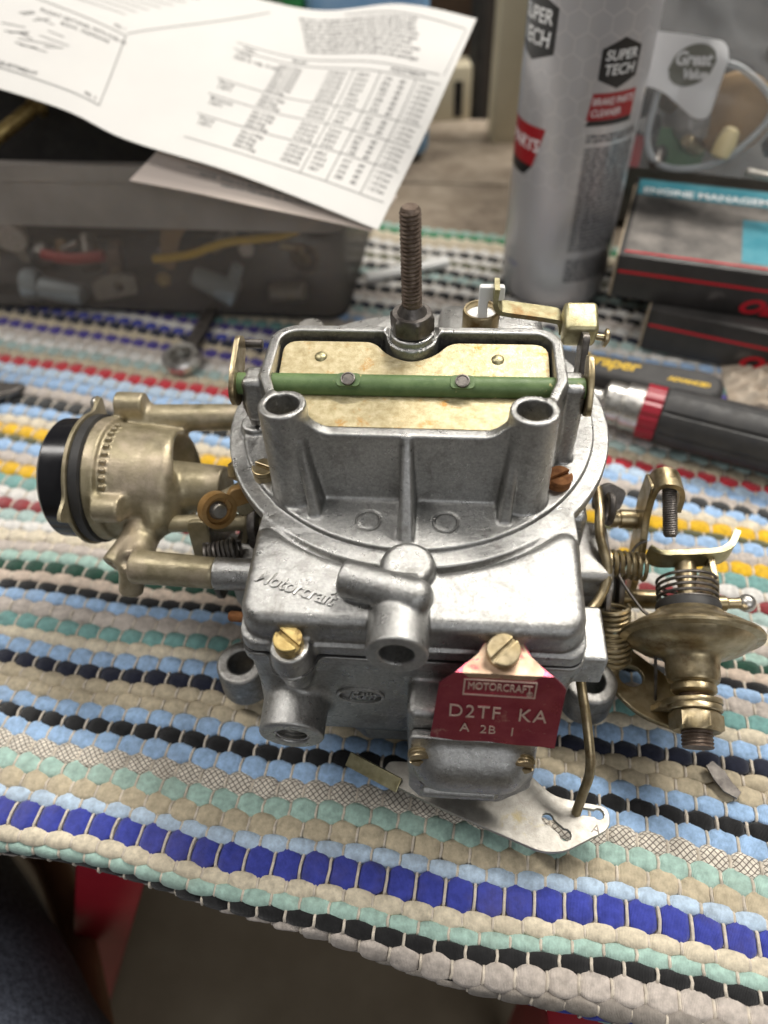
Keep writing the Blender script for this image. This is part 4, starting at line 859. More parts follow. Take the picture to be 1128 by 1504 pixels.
def inb(x, y, z): return BN+bx*x+by*y+Vector((0, 0, z))   # a point inside the bin
def single(name, vf, m, label, cat, group=None, parent=None, **k): return tag(build(name, *vf, m, **k), label, cat, group)
MT['redhose'] = mat('red_hose', (0.35, 0.03, 0.03), 0.5); MT['yelwire'] = mat('yellow_wire', (0.75, 0.50, 0.03), 0.45); MT['tanpart'] = mat('tan_part', (0.38, 0.25, 0.12), 0.55, 0.3, (0.28, 0.18, 0.09), 40); MT['bluegrey'] = mat('blue_grey_plastic', (0.30, 0.35, 0.38), 0.45)
IN = 'loose parts inside the smoky bin'
single('yellow_wire', tube([inb(-118, 9, 32), inb(-95, 8, 36), inb(-70, 9, 44), inb(-35, 8, 50), inb(-14, 14, 58)], 2.4, 10, 8), 'yelwire', 'yellow insulated wire pressed against the bin wall', 'wire', IN)
single('hose_piece', tube([inb(-190, 9, 33), inb(-172, 8, 31), inb(-150, 9, 33)], 3.4, 12, 6), 'redhose', 'short red hose lying inside the smoky bin', 'hose', IN)
single('metal_ring', lathe([(8, 0), (11, 0), (11.5, 4), (8, 4.4), (7.6, 2)], inb(-208, 8, 44), (0.1, 1, 0.2), 36), 'steel', 'steel ring standing inside the smoky bin', 'ring', IN)
single('round_cover', lathe([(1, 0), (14, 1), (19, 3), (19, 8), (1, 9)], inb(-252, 9, 32), (0.2, 1, 0.1), 40), 'tanpart', 'round tan cover inside the smoky bin', 'cover', IN)
single('fitting', MB().add(cyl(inb(-200, 8, 10), inb(-172, 7, 6), 7, 1, 24)).add(hexnut(inb(-212, 9, 11), (1, 0, -0.1), 18, 10)).__dict__.values(), 'bluegrey', 'blue grey pipe fitting at the bottom of the smoky bin', 'fitting', IN)
single('bracket_part', frame(plate(rpoly([(-14, -6), (14, -8), (16, 4), (2, 8), (-12, 6)], 3), 5, [circ(4, -1, 3)], 0.6), inb(-150, 8, 13), (1, 0, 0.2), (0, 0.3, 1)), 'lever', 'pale stamped metal bracket at the bottom of the smoky bin', 'bracket', IN)
single('rocker_piece', MB().add(cyl(inb(-96, 9, 22), inb(-70, 8, 10), 6, 1.2, 20, 9)).add(cyl(inb(-74, 9, 10), inb(-66, 8, 30), 4, 1, 16)).__dict__.values(), 'bluegrey', 'blue grey elbow shaped part inside the smoky bin', 'elbow', IN)
single('copper_bracket', frame(plate(rpoly([(-12, -14), (-4, -18), (4, 2), (14, 10), (8, 16), (-6, 8)], 3), 4, bev=0.6), inb(-104, 14, 42), (1, 0, 0), (0, 0.2, 1)), 'tanpart', 'tan angled bracket inside the smoky bin', 'bracket', IN)
single('spacer_tube', cyl(inb(-48, 9, 12), inb(-26, 8, 14), 6, 1, 22), 'lever', 'pale spacer tube near the corner of the smoky bin', 'spacer', IN)
for k in range(20):
    x, y, z = -300+(k % 10)*30+RNG.uniform(-8, 8), 30+(k//10)*70+RNG.uniform(-12, 40), 12+RNG.uniform(0, 30); r = RNG.uniform(8, 17)
    p = inb(x, y, z); a = Vector(RNG.normal(size=3)).normalized()
    vf = [hexnut(p, a, r*1.4, r), cyl(p, p+a*r*2.2, r*0.5, 1, 20, r*0.62), lathe([(r*0.4, 0), (r, 1), (r*0.9, r*0.5), (r*0.4, r*0.6)], p, a, 26)][k % 3]
    single(['large_nut', 'bushing', 'cup_washer'][k % 3], vf, ['darksteel', 'rust', 'rubber', 'zinc_dark'][k % 4], ['dark heavy nut buried in the smoky bin', 'dark tapered bushing buried in the smoky bin', 'dark cupped washer buried in the smoky bin'][k % 3], ['nut', 'bushing', 'washer'][k % 3], 'dark hardware buried in the bin')
for k in range(15):
    x, z = -312+k*20.5+RNG.uniform(-6, 6), RNG.uniform(7, 40); r = RNG.uniform(4, 8.5); p = inb(x, 16+RNG.uniform(0, 10), z); a = (Vector((RNG.normal(), -1.2, RNG.normal()))).normalized()
    vf = [hexnut(p, a, r*1.6, r), cyl(p, p+a.cross(Vector((0, 1, 0.3))).normalized()*r*3.2, r*0.45, 0.8, 18), lathe([(r*0.5, 0), (r, 0.4), (r, 1.8), (r*0.5, 2.2)], p, a, 26)][k % 3]
    single(['loose_nut', 'loose_bolt', 'flat_washer'][k % 3], vf, ['lever', 'tanpart', 'steel', 'gold', 'brass'][k % 5], ['pale loose nut against the front of the smoky bin', 'pale loose bolt against the front of the smoky bin', 'pale flat washer against the front of the smoky bin'][k % 3], ['nut', 'bolt', 'washer'][k % 3], 'pale hardware against the bin front')
p = inb(-205, 26, 92)
tf = single('brass_fitting', MB().add(cyl(p, p+Vector((30, 22, 14)), 4.2, 0.8, 20)).add(lathe([(5.2, 0), (7, 1), (7, 5), (5.5, 6)], p+Vector((24, 17.6, 11.2)), (30, 22, 14), 24)).__dict__.values(), 'brass', 'bright brass fitting poking up over the bin rim', 'fitting')
tag(build('black_housing', *box(-330, -60, 300, 420, 2, 120, 12, 3), 'rubber'), 'bulky black housing standing behind the bin under the sheets', 'housing')
# ---- printed sheets
MT['paper'] = mat('white_paper', (0.58, 0.57, 0.55), 0.6, 0, (0.62, 0.61, 0.585), 12, 4); MT['paper2'] = mat('buff_paper', (0.56, 0.48, 0.43), 0.65, 0, (0.60, 0.52, 0.46), 12, 4); MT['ink'] = mat('grey_ink', (0.10, 0.10, 0.10), 0.7); MT['inkpale'] = mat('pale_ink', (0.20, 0.20, 0.195), 0.7)
Bc = [(-262, 226, 143), (-211.3, 212, 137.4), (-161.5, 198, 125.9), (-131.3, 188, 113.8), (-83, 174, 102.4), (-43.4, 160, 91.4), (-8.9, 148, 80.6)]
Tc = [(-262, 352, 186), (-205, 345, 176), (-152, 334, 160), (-101, 320, 148), (-39, 305, 136.3), (12.2, 300, 138.2), (54.5, 290, 131.5)]
def crv(P, u):
    x = u*(len(P)-1); i = min(int(x), len(P)-2); t = x-i; q = [Vector(P[max(0, min(len(P)-1, i+k))]) for k in (-1, 0, 1, 2)]
    return 0.5*((2*q[1])+(q[2]-q[0])*t+(2*q[0]-5*q[1]+4*q[2]-q[3])*t*t+(3*q[1]-q[0]-3*q[2]+q[3])*t**3)
def sheet(u, v):
    p = crv(Bc, u)*(1-v)+crv(Tc, u)*v; return p+Vector((0, 0, 4.0*math.sin(math.pi*v)*math.sin(math.pi*u*1.7+0.4)+2.0*math.sin(v*9+u*7)*v*(1-v)))
def sheetn(u, v):
    e = 0.01; return (sheet(min(1, u+e), v)-sheet(max(0, u-e), v)).cross(sheet(u, min(1, v+e))-sheet(u, max(0, v-e))).normalized()
def skin(fn, nf_, nu, nv, th):
    v = []; f = []
    for s in (th/2, -th/2):
        for j in range(nv+1):
            for i in range(nu+1): u, w_ = i/nu, j/nv; v.append(fn(u, w_)+nf_(u, w_)*s)
    n = (nu+1)*(nv+1); q = nu+1
    for j in range(nv):
        for i in range(nu):
            a = j*q+i; f.append((a, a+1, a+q+1, a+q)); f.append((n+a, n+a+q, n+a+q+1, n+a+1))
    for i in range(nu): f.append((i, n+i, n+i+1, i+1)); a = nv*q+i; f.append((a, a+1, n+a+1, n+a))
    for j in range(nv): a = j*q; f.append((a, a+q, n+a+q, n+a)); a = j*q+nu; f.append((a, n+a, n+a+q, a+q))
    return v, f
SO = Vector((-86, 230, 100))
pap = tag(empty('printed_sheet', SO), 'white instruction sheet with specification tables, curling over the plastic bin', 'paper')
def put(vf, o): return [p-o for p in vf[0]], vf[1]
build('sheet', *put(skin(sheet, sheetn, 48, 24, 0.5), SO), 'paper', pap, angle=60)
UW, VH = 330.0, 150.0                                     # sheet size in its own millimetres (u to the right, v up)
def on(vf, o=SO, fn=sheet, nf_=sheetn, h=0.36, uw=UW, vh=VH):
    out = []
    for p in vf[0]: u, v_ = min(1, max(0, p[0]/uw)), min(1, max(0, p[1]/vh)); out.append(fn(u, v_)+nf_(u, v_)*h-o)
    return out, vf[1]
def bar(x0, y0, x1, y1, w_=0.5, n=24):
    d = Vector((x1-x0, y1-y0)); nn = Vector((-d.y, d.x)).normalized()*w_*(0.8 if n == 24 or n == 6 else 0.5); v = []; f = []
    for k in range(n+1): p = Vector((x0, y0))+d*k/n; v += [(p.x+nn.x, p.y+nn.y, 0), (p.x-nn.x, p.y-nn.y, 0)]
    for k in range(n): f.append((2*k, 2*k+1, 2*k+3, 2*k+2))
    return v, f
def words(s, x, y, size, sx=1.0):
    v, f = text(s, size*1.12, 0.0, 0, 0, sx, offset=0.07); return [Vector((p.x+x, p.y+y, 0)) for p in v], f
lines = MB(); txt = MB()
for y in (16, 37, 55, 70, 100): lines.add(bar(192, y, 322, y, 0.45))
lines.add(bar(192, 106, 318, 106, 0.45)); lines.add(bar(240, 145, 322, 141, 0.5)); lines.add(bar(322, 106, 324, 141, 0.6))
for x in (262, 280, 303): lines.add(bar(x, 16, x, 100, 0.45))
lines.add(bar(60, 14, 136, 14, 0.6)); lines.add(bar(136, 14, 136, 74, 0.6)); lines.add(bar(40, 78, 136, 74, 0.6)); lines.add(bar(136, 76, 200, 140, 0.5)); lines.add(bar(60, 80, 150, 146, 0.7)); lines.add(bar(64, 80, 154, 146, 0.7))
rw = random.Random(5)
fam = [('1970', '360-2 V8, F100'), ('Ford', '1971'), ('Bronco', '1971'), ('Ford', '1971')]
for k, (y0, y1) in enumerate(((70, 100), (55, 70), (37, 55), (16, 37))):
    txt.add(words(fam[k][0], 194, y1-3, 3.4)); txt.add(words(fam[k][1], 194, y1-7.2, 3.4))
    y = y1-4
    while y > y0+2:
        txt.add(words(rw.choice(['302-2 Eng.', '351-2 Eng.', '390-2 Eng.', '360 Eng.', '400-2 Eng.']), 216, y, 3.0))
        txt.add(words(str(rw.randint(71, 74))+'T'+rw.choice('FAB')+'-'+rw.choice(['AA', 'KA', 'CB']), 246, y, 3.0)); txt.add(words('%d/%d-%d' % (rw.randint(1, 7), rw.choice((8, 16, 32)), rw.randint(1, 9)), 265, y, 3.0))
        txt.add(words('.%d' % rw.randint(110, 460), 283, y, 3.0)); txt.add(words('#%d' % rw.randint(2, 4), 294, y, 3.0)); txt.add(words('1 1/2 Turns', 305, y, 2.8, 0.9)); y -= 3.9
txt.add(words('ADJUSTMENTS', 285, 103, 3.2)); txt.add(words('Year', 196, 103, 3)); txt.add(words('Model', 222, 103, 3)); txt.add(words('ADJUSTMENT', 68, 17.5, 3.6)); txt.add(words('FIG.  2', 122, 17.5, 3.2))
txt.add(words('FLOAT SETTING, WITH FUEL IN', 84, 68, 3.4)); txt.add(words('BOWL  CLEARANCE', 96, 63, 3.0)); txt.add(words('FIG. 1', 126, 79, 3))
for k in range(9): txt.add(words(rw.choice(['Set lever with gauge and tighten screw until contact is made', 'Adjust idle mixture screws and check curb idle speed again', 'Install new gasket and cover, then tighten screws evenly']), 215+k*1.5, 140-k*3.4, 2.7))
for k in range(7): txt.add(bar(70+k*6, 86+k*5, 130+k*6, 92+k*7, 0.3)); txt.add(bar(20, 92+k*7, 60+k*5, 96+k*7, 0.3))
for k in range(14):
    x, y = 62+rw.uniform(0, 30), 40+rw.uniform(-6, 22); txt.add(bar(x, y, x+rw.uniform(4, 20), y+rw.uniform(-3, 6), 0.35, 6))
build('ruled_lines', *on((lines.v, lines.f)), 'inkpale', pap, smooth=False); build('printed_text', *on((txt.v, txt.f), h=0.4), 'ink', pap, smooth=False)
B2 = [(-133.6, 182, 96.5), (-102, 174, 92.5), (-71, 164, 88.6), (-40, 156, 84.2), (-12.3, 149, 79.6)]; T2 = [(-113, 194, 110.0), (-86, 190, 104), (-58, 184, 98), (-28, 176, 92.5), (2, 170, 87.0)]
def sheet2(u, v): return crv(B2, u)*(1-v)+crv(T2, u)*v
def sheet2n(u, v):
    e = 0.01; return (sheet2(min(1, u+e), v)-sheet2(max(0, u-e), v)).cross(sheet2(u, min(1, v+e))-sheet2(u, max(0, v-e))).normalized()
SO2 = Vector((-75, 195, 85)); pp2 = tag(empty('folded_sheet', SO2), 'buff folded sheet tucked beneath the white instruction sheet', 'paper')
build('sheet', *put(skin(sheet2, sheet2n, 24, 8, 0.5), SO2), 'paper2', pp2, angle=60)
t2 = MB(); t2.add(bar(22, 14, 120, 13, 0.4)); t2.add(words('NOTE:  When it is decided to use a new float', 30, 11.3, 2.9)); t2.add(words('Leave it a 1/32 lower for Recreation use', 44, 8.0, 2.9)); t2.add(words('302', 50, 18, 2.6)); t2.add(words('390', 50, 15.8, 2.6))
build('printed_text', *on((t2.v, t2.f), SO2, sheet2, sheet2n, 0.4, 130, 26), 'inkpale', pp2, smooth=False)
# ---- spray can
MT['can'] = bpy.data.materials.new('hexagon_printed_can'); m = MT['can']; m.use_nodes = True; N, L = m.node_tree.nodes, m.node_tree.links; b = N['Principled BSDF']
b.inputs['Metallic'].default_value = 0.35; b.inputs['Roughness'].default_value = 0.28; b.inputs['Base Color'].default_value = (0.50, 0.49, 0.50, 1)
MT['hexline'] = mat('pale_hexagon_line', (0.62, 0.60, 0.60), 0.35, 0.3); MT['canblack'] = mat('can_black_print', (0.012, 0.012, 0.013), 0.35); MT['canred'] = mat('can_red_print', (0.33, 0.012, 0.018), 0.35); MT['canwhite'] = mat('can_white_print', (0.82, 0.82, 0.82), 0.4); MT['cangrey'] = mat('can_grey_text', (0.05, 0.05, 0.055), 0.45); MT['canblue'] = mat('can_blue_print', (0.12, 0.14, 0.40), 0.45)
CC = Vector((103.5, 226, 0.6)); RC = 32.5
can = tag(empty('spray_can', CC), 'tall silver grey brake cleaner spray can with hexagon pattern', 'spray can')
build('can_body', *lathe([(27, 0), (30.6, 0.2), (31.6, 1.4), (31.8, 4), (RC, 8), (RC, 228), (30, 236), (24, 242), (15, 246)], (0, 0, 0), (0, 0, 1), 96), 'can', can)
def wrap(vf, a0, z0, h, rot=0.0):                          # a0: angle where x=0 sits, in degrees (270 faces the camera)
    out = []
    for p in vf[0]:
        an = math.radians(a0)+p[0]/RC; r = RC+h+p[2]; out.append(Vector((r*math.cos(an), r*math.sin(an), z0+p[1])))
    return out, vf[1]
def fine(outline, step=1.2):
    out = []
    for i in range(len(outline)):
        a, b_ = Vector(outline[i]), Vector(outline[(i+1) % len(outline)]); n = max(1, int((b_-a).length/step))
        for k in range(n): out.append(tuple(a+(b_-a)*k/n))
    return out
def strip(poly, h=0.0):                                    # polygon cut in vertical strips so that it bends round the can
    x0, x1 = min(p[0] for p in poly), max(p[0] for p in poly); n = max(2, int((x1-x0)/1.5)); v = []; f = []
    def yr(x):
        ys = []
        for i in range(len(poly)):
            a, b_ = poly[i], poly[(i+1) % len(poly)]
            if min(a[0], b_[0])-1e-6 <= x <= max(a[0], b_[0])+1e-6:
                if abs(a[0]-b_[0]) < 1e-6: ys += [a[1], b_[1]]
                else: ys.append(a[1]+(b_[1]-a[1])*(x-a[0])/(b_[0]-a[0]))
        return min(ys), max(ys)
    for k in range(n+1): x = x0+(x1-x0)*k/n; lo, hi = yr(x); v += [Vector((x, lo, h)), Vector((x, hi, h))]
    for k in range(n): f.append((2*k, 2*k+2, 2*k+3, 2*k+1))
    return v, f
hx = MB(); hr = 6.0
for i in range(34):
    for j in range(17):
        cx, cz = i*hr*math.sqrt(3)*0.5*1.02, j*hr*1.5*0+j*hr*3+(i % 2)*hr*1.5
        if cx > 2*math.pi*RC-2: continue
        for k in range(3):
            a1, a2 = math.radians(30+60*k), math.radians(90+60*k)
            p, q = (cx+hr*math.cos(a1), 60+cz+hr*math.sin(a1)), (cx+hr*math.cos(a2), 60+cz+hr*math.sin(a2))
            if 70 < p[1] < 226 and 70 < q[1] < 226: hx.add(bar(p[0], p[1], q[0], q[1], 0.5, 3))
build('hexagon_pattern', *wrap((hx.v, hx.f), 0, 0, 0.06), 'hexline', can, smooth=False)
def label(name, poly, m, a0, z0, h=0.1): return build(name, *wrap(strip(poly), a0, z0, h), m, can, angle=None)
def ctext(s, size, m, a0, z0, x, y, h=0.16, sx=1.0, shear=0.1, al='CENTER', par=None, off=0.0):
    v, f = text(s, size, 0, 0, shear, sx, 1, al, off); return build('printed_text', *wrap(([Vector((p.x+x, p.y+y, 0)) for p in v], f), a0, z0, h), m, par or can, smooth=False)
A1 = 285.0
lb = label('logo_panel', [(-10.5, -7), (-10.5, 6), (0, 10.5), (10.5, 6), (10.5, -7), (0, -11.5)], 'canblack', A1, 134)
ctext('SUPER', 6.0, 'canwhite', A1, 134, 0, 3.0, par=lb, off=0.12); ctext('TECH', 6.4, 'canwhite', A1, 134, 0, -3.2, par=lb, off=0.12)
lb = label('red_panel', [(-13, -5.5), (-12.6, 7), (13, 7), (13, -5.5)], 'canred', A1, 114); label('black_band', [(-13.2, -8.2), (-13, -5.5), (13, -5.5), (13, -8.2)], 'canblack', A1, 114)
ctext('BRAKE PARTS', 4.6, 'canwhite', A1, 114, -11.2, 3.0, sx=0.82, al='LEFT', par=lb, off=0.04); ctext('CLEANER', 4.6, 'canwhite', A1, 114, -11.2, -2.2, sx=0.82, al='LEFT', par=lb, off=0.04)
A2 = 199.0
lb = label('logo_panel', [(-15, -10), (-15, 9), (0, 15), (15, 9), (15, -10), (0, -15)], 'canblack', A2, 146); ctext('SUPER', 8.6, 'canwhite', A2, 146, 0, 4.4, par=lb, off=0.15); ctext('TECH', 9.4, 'canwhite', A2, 146, 0, -4.8, par=lb, off=0.15)
lb = label('red_panel', [(-24, -10), (-24, 10), (16, 10), (10, -10)], 'canred', A2, 92); label('black_band', [(-22, -16), (-24, -10), (10, -10), (4, -16)], 'canblack', A2, 92); ctext('PARTS', 9.0, 'canwhite', A2, 92, 13, 0.5, al='RIGHT', par=lb, off=0.15)
tb = MB(); rw = random.Random(9); z = 101
while z > 18:
    if 33 < z < 37 or 95.5 < z < 97.5: z -= 2.2; continue
    s = ' '.join(rw.choice(['danger', 'vapor', 'harmful', 'use only', 'spray', 'cleaner', 'parts', 'surface', 'away from', 'heat', 'sparks', 'eyes', 'contents', 'and', 'wash']) for _ in range(6))[:34]
    v, f = text(s, 2.7, 0, 0, 0, 0.82, offset=0.08); tb.add(([Vector((p.x-13, p.y+z, 0)) for p in v], f)); z -= 2.15
build('small_print', *wrap((tb.v, tb.f), A1+3, 0, 0.1), 'cangrey', can, smooth=False)
ctext('OTIST', 4.0, 'canblue', A2+3, 22, 0, 0)
# ---- boxed parts at the right
MT['boxblack'] = mat('black_carton', (0.022, 0.021, 0.02), 0.4, 0, (0.045, 0.042, 0.04), 40, 6, 0.55, 0.1, 400, col3=(0.12, 0.11, 0.10), scale3=30, th3=(0.64, 0.72)); MT['boxgrey'] = mat('printed_grey_carton', (0.09, 0.085, 0.08), 0.35, 0, (0.24, 0.22, 0.20), 60, 8); MT['cyan'] = mat('cyan_print', (0.03, 0.20, 0.26), 0.35, 0, (0.10, 0.30, 0.36), 60, 7); MT['redprint'] = mat('red_print', (0.55, 0.012, 0.025), 0.4); MT['card'] = mat('worn_carton_edge', (0.42, 0.34, 0.24), 0.75)
def carton(o, ang, w_, d, h, label_, upper):
    e = tag(empty('parts_carton', o, math.radians(ang)), label_, 'carton', 'black parts cartons stacked on the rug')
    build('carton_body', *box(0, w_, 0, d, 0, h, 0.7, 2), 'boxblack', e)
    build('red_stripe', *box(2, w_-2, -0.25, 0.4, h*0.60, h*0.60+1.5, 0), 'redprint', e, smooth=False)
    build('flap_edge', *MB().add(box(-0.5, 0.3, -0.4, d*0.9, h-1.4, h-0.2, 0)).add(box(-0.6, 0.5, -0.6, 0.8, 1, h-1, 0)).__dict__.values(), 'card', e, smooth=False)
    v, f = text('OEM', 11, 0.05, 0, 0.4, 1.3, 1.0, offset=0.5); build('red_logo', *frame((v, f), (52 if not upper else 66, -0.3, h*0.22), (1, 0, 0), (0, 0, 1)), 'redprint', e, smooth=False)
    return e
carton((138.5, 149, 1.2), -27, 120, 90, 25.5, 'lower black carton with red stripe, beneath another carton', False)
cu_ = carton((119.5, 163, 27.5), -21.5, 125, 98, 25, 'upper black carton with cyan print, holding the clear bag', True)
build('grey_print', *box(3, 122, 3, 74, 24.9, 25.25, 0), 'boxgrey', cu_, smooth=False); build('cyan_band', *box(2, 122, 74.5, 95, 24.9, 25.3, 0), 'cyan', cu_, smooth=False); build('cyan_panel', *box(62, 122, 8, 56, 25.1, 25.45, 0), 'cyan', cu_, smooth=False); build('red_line', *box(3, 122, 3.6, 4.8, 25.2, 25.5, 0), 'redprint', cu_, smooth=False)
v, f = text('ENGINE MANAGEMENT', 10.5, 0.05, 0, 0, 0.78, 1.0, offset=0.25); build('printed_text', *frame((v, f), (5, 80, 25.45), (1, 0, 0), (0, 1, 0)), 'canwhite', cu_, smooth=False)
# ---- clear bag of parts on the carton
MT['film'] = clear('clear_bag_film', (0.97, 0.97, 0.97), 0.08, 0.10, (0.80, 0.80, 0.80), 1.0)
bo = Vector((128, 206, 53.4)); bxv = Vector((0.93, -0.36, 0)); bup = Vector((0.14, 0.36, 0.92)).normalized(); bnv = bxv.cross(bup)
bag = tag(empty('zip_bag', bo), 'clear zip bag with white label lying on the upper carton', 'bag')
def bagf(sd):
    def fn(u, v):
        e = (max(0, math.sin(math.pi*u))*max(0, math.sin(math.pi*min(1, v*0.86+0.05))))**0.55
        return bo+bxv*(u*150-14)+bup*(v*150)+bnv*sd*(1+15*e+1.6*math.sin(u*17+v*9+2*math.sin(v*11))*e+3.4*abs(math.sin(v*8-u*5+1.5*math.sin(u*9+v*4)))*e+2.4*abs(math.sin(v*5+u*13+2*math.sin(v*7-u*5)))*e)+Vector((0, 24, 18))
    return fn
def bagn(fn):
    def n_(u, v): e = 0.01; return (fn(min(1, u+e), v)-fn(max(0, u-e), v)).cross(fn(u, min(1, v+e))-fn(u, max(0, v-e))).normalized()
    return n_
for sd in (1, -1):
    fn = bagf(sd); build('film', *put((lambda q: (q[0], q[1]))(skin(fn, bagn(fn), 70, 70, 0.12)), bo), 'film', bag, angle=None)
fn = bagf(1)
def bagpt(x, y, h): return fn(x/150, y/150)+bnv*h
def lab(poly, m, h, name, par):
    v, f = strip(poly); vv = []
    v2, f2 = [], []
    for k in range(len(v)//2):
        for j in range(13): t = j/12; p = v[2*k]*(1-t)+v[2*k+1]*t; v2.append(bagpt(p.x, p.y, h)-bo)
    for k in range(len(v)//2-1):
        for j in range(12): a = k*13+j; f2.append((a, a+13, a+14, a+1))
    return build(name, v2, f2, m, par, angle=None)
wl = lab(rpoly([(0.5, 38), (1, 66), (58, 60), (62, 54), (60, 26), (53, 25), (30, 39)], [1, 3, 5, 5, 4, 4, 9]), 'canwhite', 0.5, 'white_label', bag)
MT['labelgreen'] = mat('grey_green_oval', (0.20, 0.20, 0.17), 0.5)
lab([(45+11*math.cos(a*math.pi/14)+2.0*math.sin(a*math.pi/14), 49+9.5*math.sin(a*math.pi/14)) for a in range(28)], 'labelgreen', 0.8, 'oval_badge', wl)
for s, sz, x, y in (('Great', 8.2, 45, 51.5), ('Value', 6.0, 47.5, 45.0)):
    v, f = text(s, sz, 0, 0, 0.1, 0.95, 0.95, 'CENTER', 0.25); build('printed_text', [bagpt(p.x+x, p.y+y, 1.2)-bo for p in v], f, 'canwhite', wl, smooth=False)
MT['bluezip'] = mat('blue_zip', (0.05, 0.09, 0.55), 0.4)
build('zip_track', *tube([bagpt(4+k*14.2, 128-k*0.6, 1.2)-bo for k in range(11)], 1.0, 8), 'bluezip', bag)
def inbag(x, y, h=0): return bagf(0)(x/150, y/150)+bnv*h
MT['blister'] = clear('cloudy_plastic_rod', (0.85, 0.87, 0.88), 0.2, 0.6, (0.55, 0.58, 0.60))
single('plastic_hoop', tube([inbag(33, 46, 9), inbag(31, 30, 9), inbag(32, 12, 9), inbag(42, 2, 9), inbag(62, 3, 9), inbag(80, 14, 9), inbag(90, 34, 9), inbag(70, 50, 9), inbag(52, 52, 9)], 1.7, 10, 8), 'blister', 'bent cloudy plastic hoop inside the clear bag', 'hoop')
single('coil_diaphragm', MB().add(lathe([(3, -6), (16, -5), (20, -2), (17, 0), (20, 2), (16, 4), (18, 6), (9, 9), (2, 10)], inbag(72, 30), bnv, 40)).__dict__.values(), 'tanpart', 'brown ribbed diaphragm inside the clear bag', 'diaphragm')
single('filter_disc', lathe([(2, -5), (15, -4), (16, 0), (14, 4), (3, 6)], inbag(18, 27), (bnv+bxv*0.5), 36), 'rubber', 'black filter disc inside the clear bag', 'disc')
single('brown_sleeve', lathe([(6, -14), (12, -13), (12.5, 8), (9, 14), (4, 15)], inbag(52, 26, -4), (bxv*0.5+bnv), 32), 'zinc_dark', 'grey brown sleeve inside the clear bag', 'sleeve')
single('cream_plug', lathe([(2, -8), (5, -7), (5.6, 0), (4.4, 6), (2, 7.5)], inbag(72, 16, 9), (bup*0.9+bxv*0.2), 28), 'cream_plug' if 'cream_plug' in MT else MT.setdefault('cream_plug', mat('cream_plug', (0.70, 0.60, 0.36), 0.45)), 'cream plastic plug inside the clear bag', 'plug')
MT['redcard'] = mat('red_card', (0.40, 0.02, 0.02), 0.5); MT['greencard'] = mat('green_card', (0.06, 0.16, 0.06), 0.5)
single('red_card', frame(box(-14, 14, -8, 8, -0.4, 0.4, 0), inbag(16, 8, 4), bxv, bup), 'redcard', 'small red card at the bottom of the clear bag', 'card', smooth=False)
single('green_card', frame(box(-13, 13, -9, 9, -0.4, 0.4, 0), inbag(50, 12, 2), bxv, bup), 'greencard', 'small green card at the bottom of the clear bag', 'card', smooth=False)
for k, (x, y, m_) in enumerate(((28, 22, 'rubber'), (40, 36, 'gold'), (60, 44, 'darksteel'), (84, 40, 'brass'), (96, 18, 'rubber'), (60, 12, 'gold'), (88, 60, 'darksteel'), (100, 44, 'tanpart'), (40, 10, 'darksteel'))):
    p = inbag(x, y, -2); a = (bnv+bxv*RNG.uniform(-1, 1)+bup*RNG.uniform(-1, 1)).normalized(); r = RNG.uniform(5, 9)
    single(['bag_washer', 'bag_nut', 'bag_sleeve'][k % 3], [lathe([(r*0.45, 0), (r, 0.6), (r, 3), (r*0.45, 3.6)], p, a, 26), hexnut(p, a, r*1.5, r*0.8), cyl(p, p+a*r*1.8, r*0.6, 1, 22, r*0.45)][k % 3], m_, ['cupped washer jumbled inside the clear bag', 'hex nut jumbled inside the clear bag', 'short sleeve jumbled inside the clear bag'][k % 3], ['washer', 'nut', 'sleeve'][k % 3], 'small parts inside the clear bag')
single('steel_pin', cyl(inbag(86, 3, 10), inbag(112, 0, 10), 2.2, 0.6, 16), 'lever', 'pale steel pin lying at the bottom of the clear bag', 'pin')
MT['greycase'] = mat('dark_grey_case', (0.06, 0.06, 0.058), 0.4, 0, (0.11, 0.105, 0.10), 30, 5)
single('backdrop_case', MB().add(box(150, 420, 300, 420, -2, 210, 8, 3)).__dict__.values(), 'greycase', 'plain dark grey case added as dark backdrop behind the clear bag', 'case')  # added box that gives the clear bag a dark background
# ---- tools on the rug at the right
hd = Vector((0.885, -0.465, 0)).normalized(); h0 = Vector((101, 87, 15.5))
nd = tag(empty('nut_driver', h0), 'black ribbed tool handle with red collar and silver ferrule', 'tool handle')
v = []; f = []; x_, y_, a_ = basis(hd); seg = 72
prof = [(12.6, 27), (13.8, 28), (14.6, 32), (14.6, 120), (13, 124)]
for r, t in prof:
    for k in range(seg): an = 2*math.pi*k/seg; rr = r-(0.9 if (k % 9) in (0,) and 28 < t < 122 else 0); v.append(a_*t+(x_*math.cos(an)+y_*math.sin(an))*rr)
for i in range(len(prof)-1):
    for k in range(seg): k2 = (k+1) % seg; f.append((i*seg+k, i*seg+k2, (i+1)*seg+k2, (i+1)*seg+k))
f.append(tuple(range(seg-1, -1, -1))); f.append(tuple(range((len(prof)-1)*seg, len(prof)*seg)))
build('handle_grip', v, f, 'rubber', nd, angle=25)
MT['redcollar'] = mat('red_plastic_collar', (0.30, 0.015, 0.03), 0.35)
v, f = [], []; prof = [(12.0, 18), (13.4, 18.5), (13.4, 27), (12.2, 27.6)]; seg = 48
for r, t in prof:
    for k in range(seg): an = 2*math.pi*k/seg; v.append(a_*t+(x_*math.cos(an)+y_*math.sin(an))*(r-(0.7 if k % 4 == 0 else 0)))
for i in range(len(prof)-1):
    for k in range(seg): k2 = (k+1) % seg; f.append((i*seg+k, i*seg+k2, (i+1)*seg+k2, (i+1)*seg+k))
f.append(tuple(range(seg-1, -1, -1))); f.append(tuple(range((len(prof)-1)*seg, len(prof)*seg)))
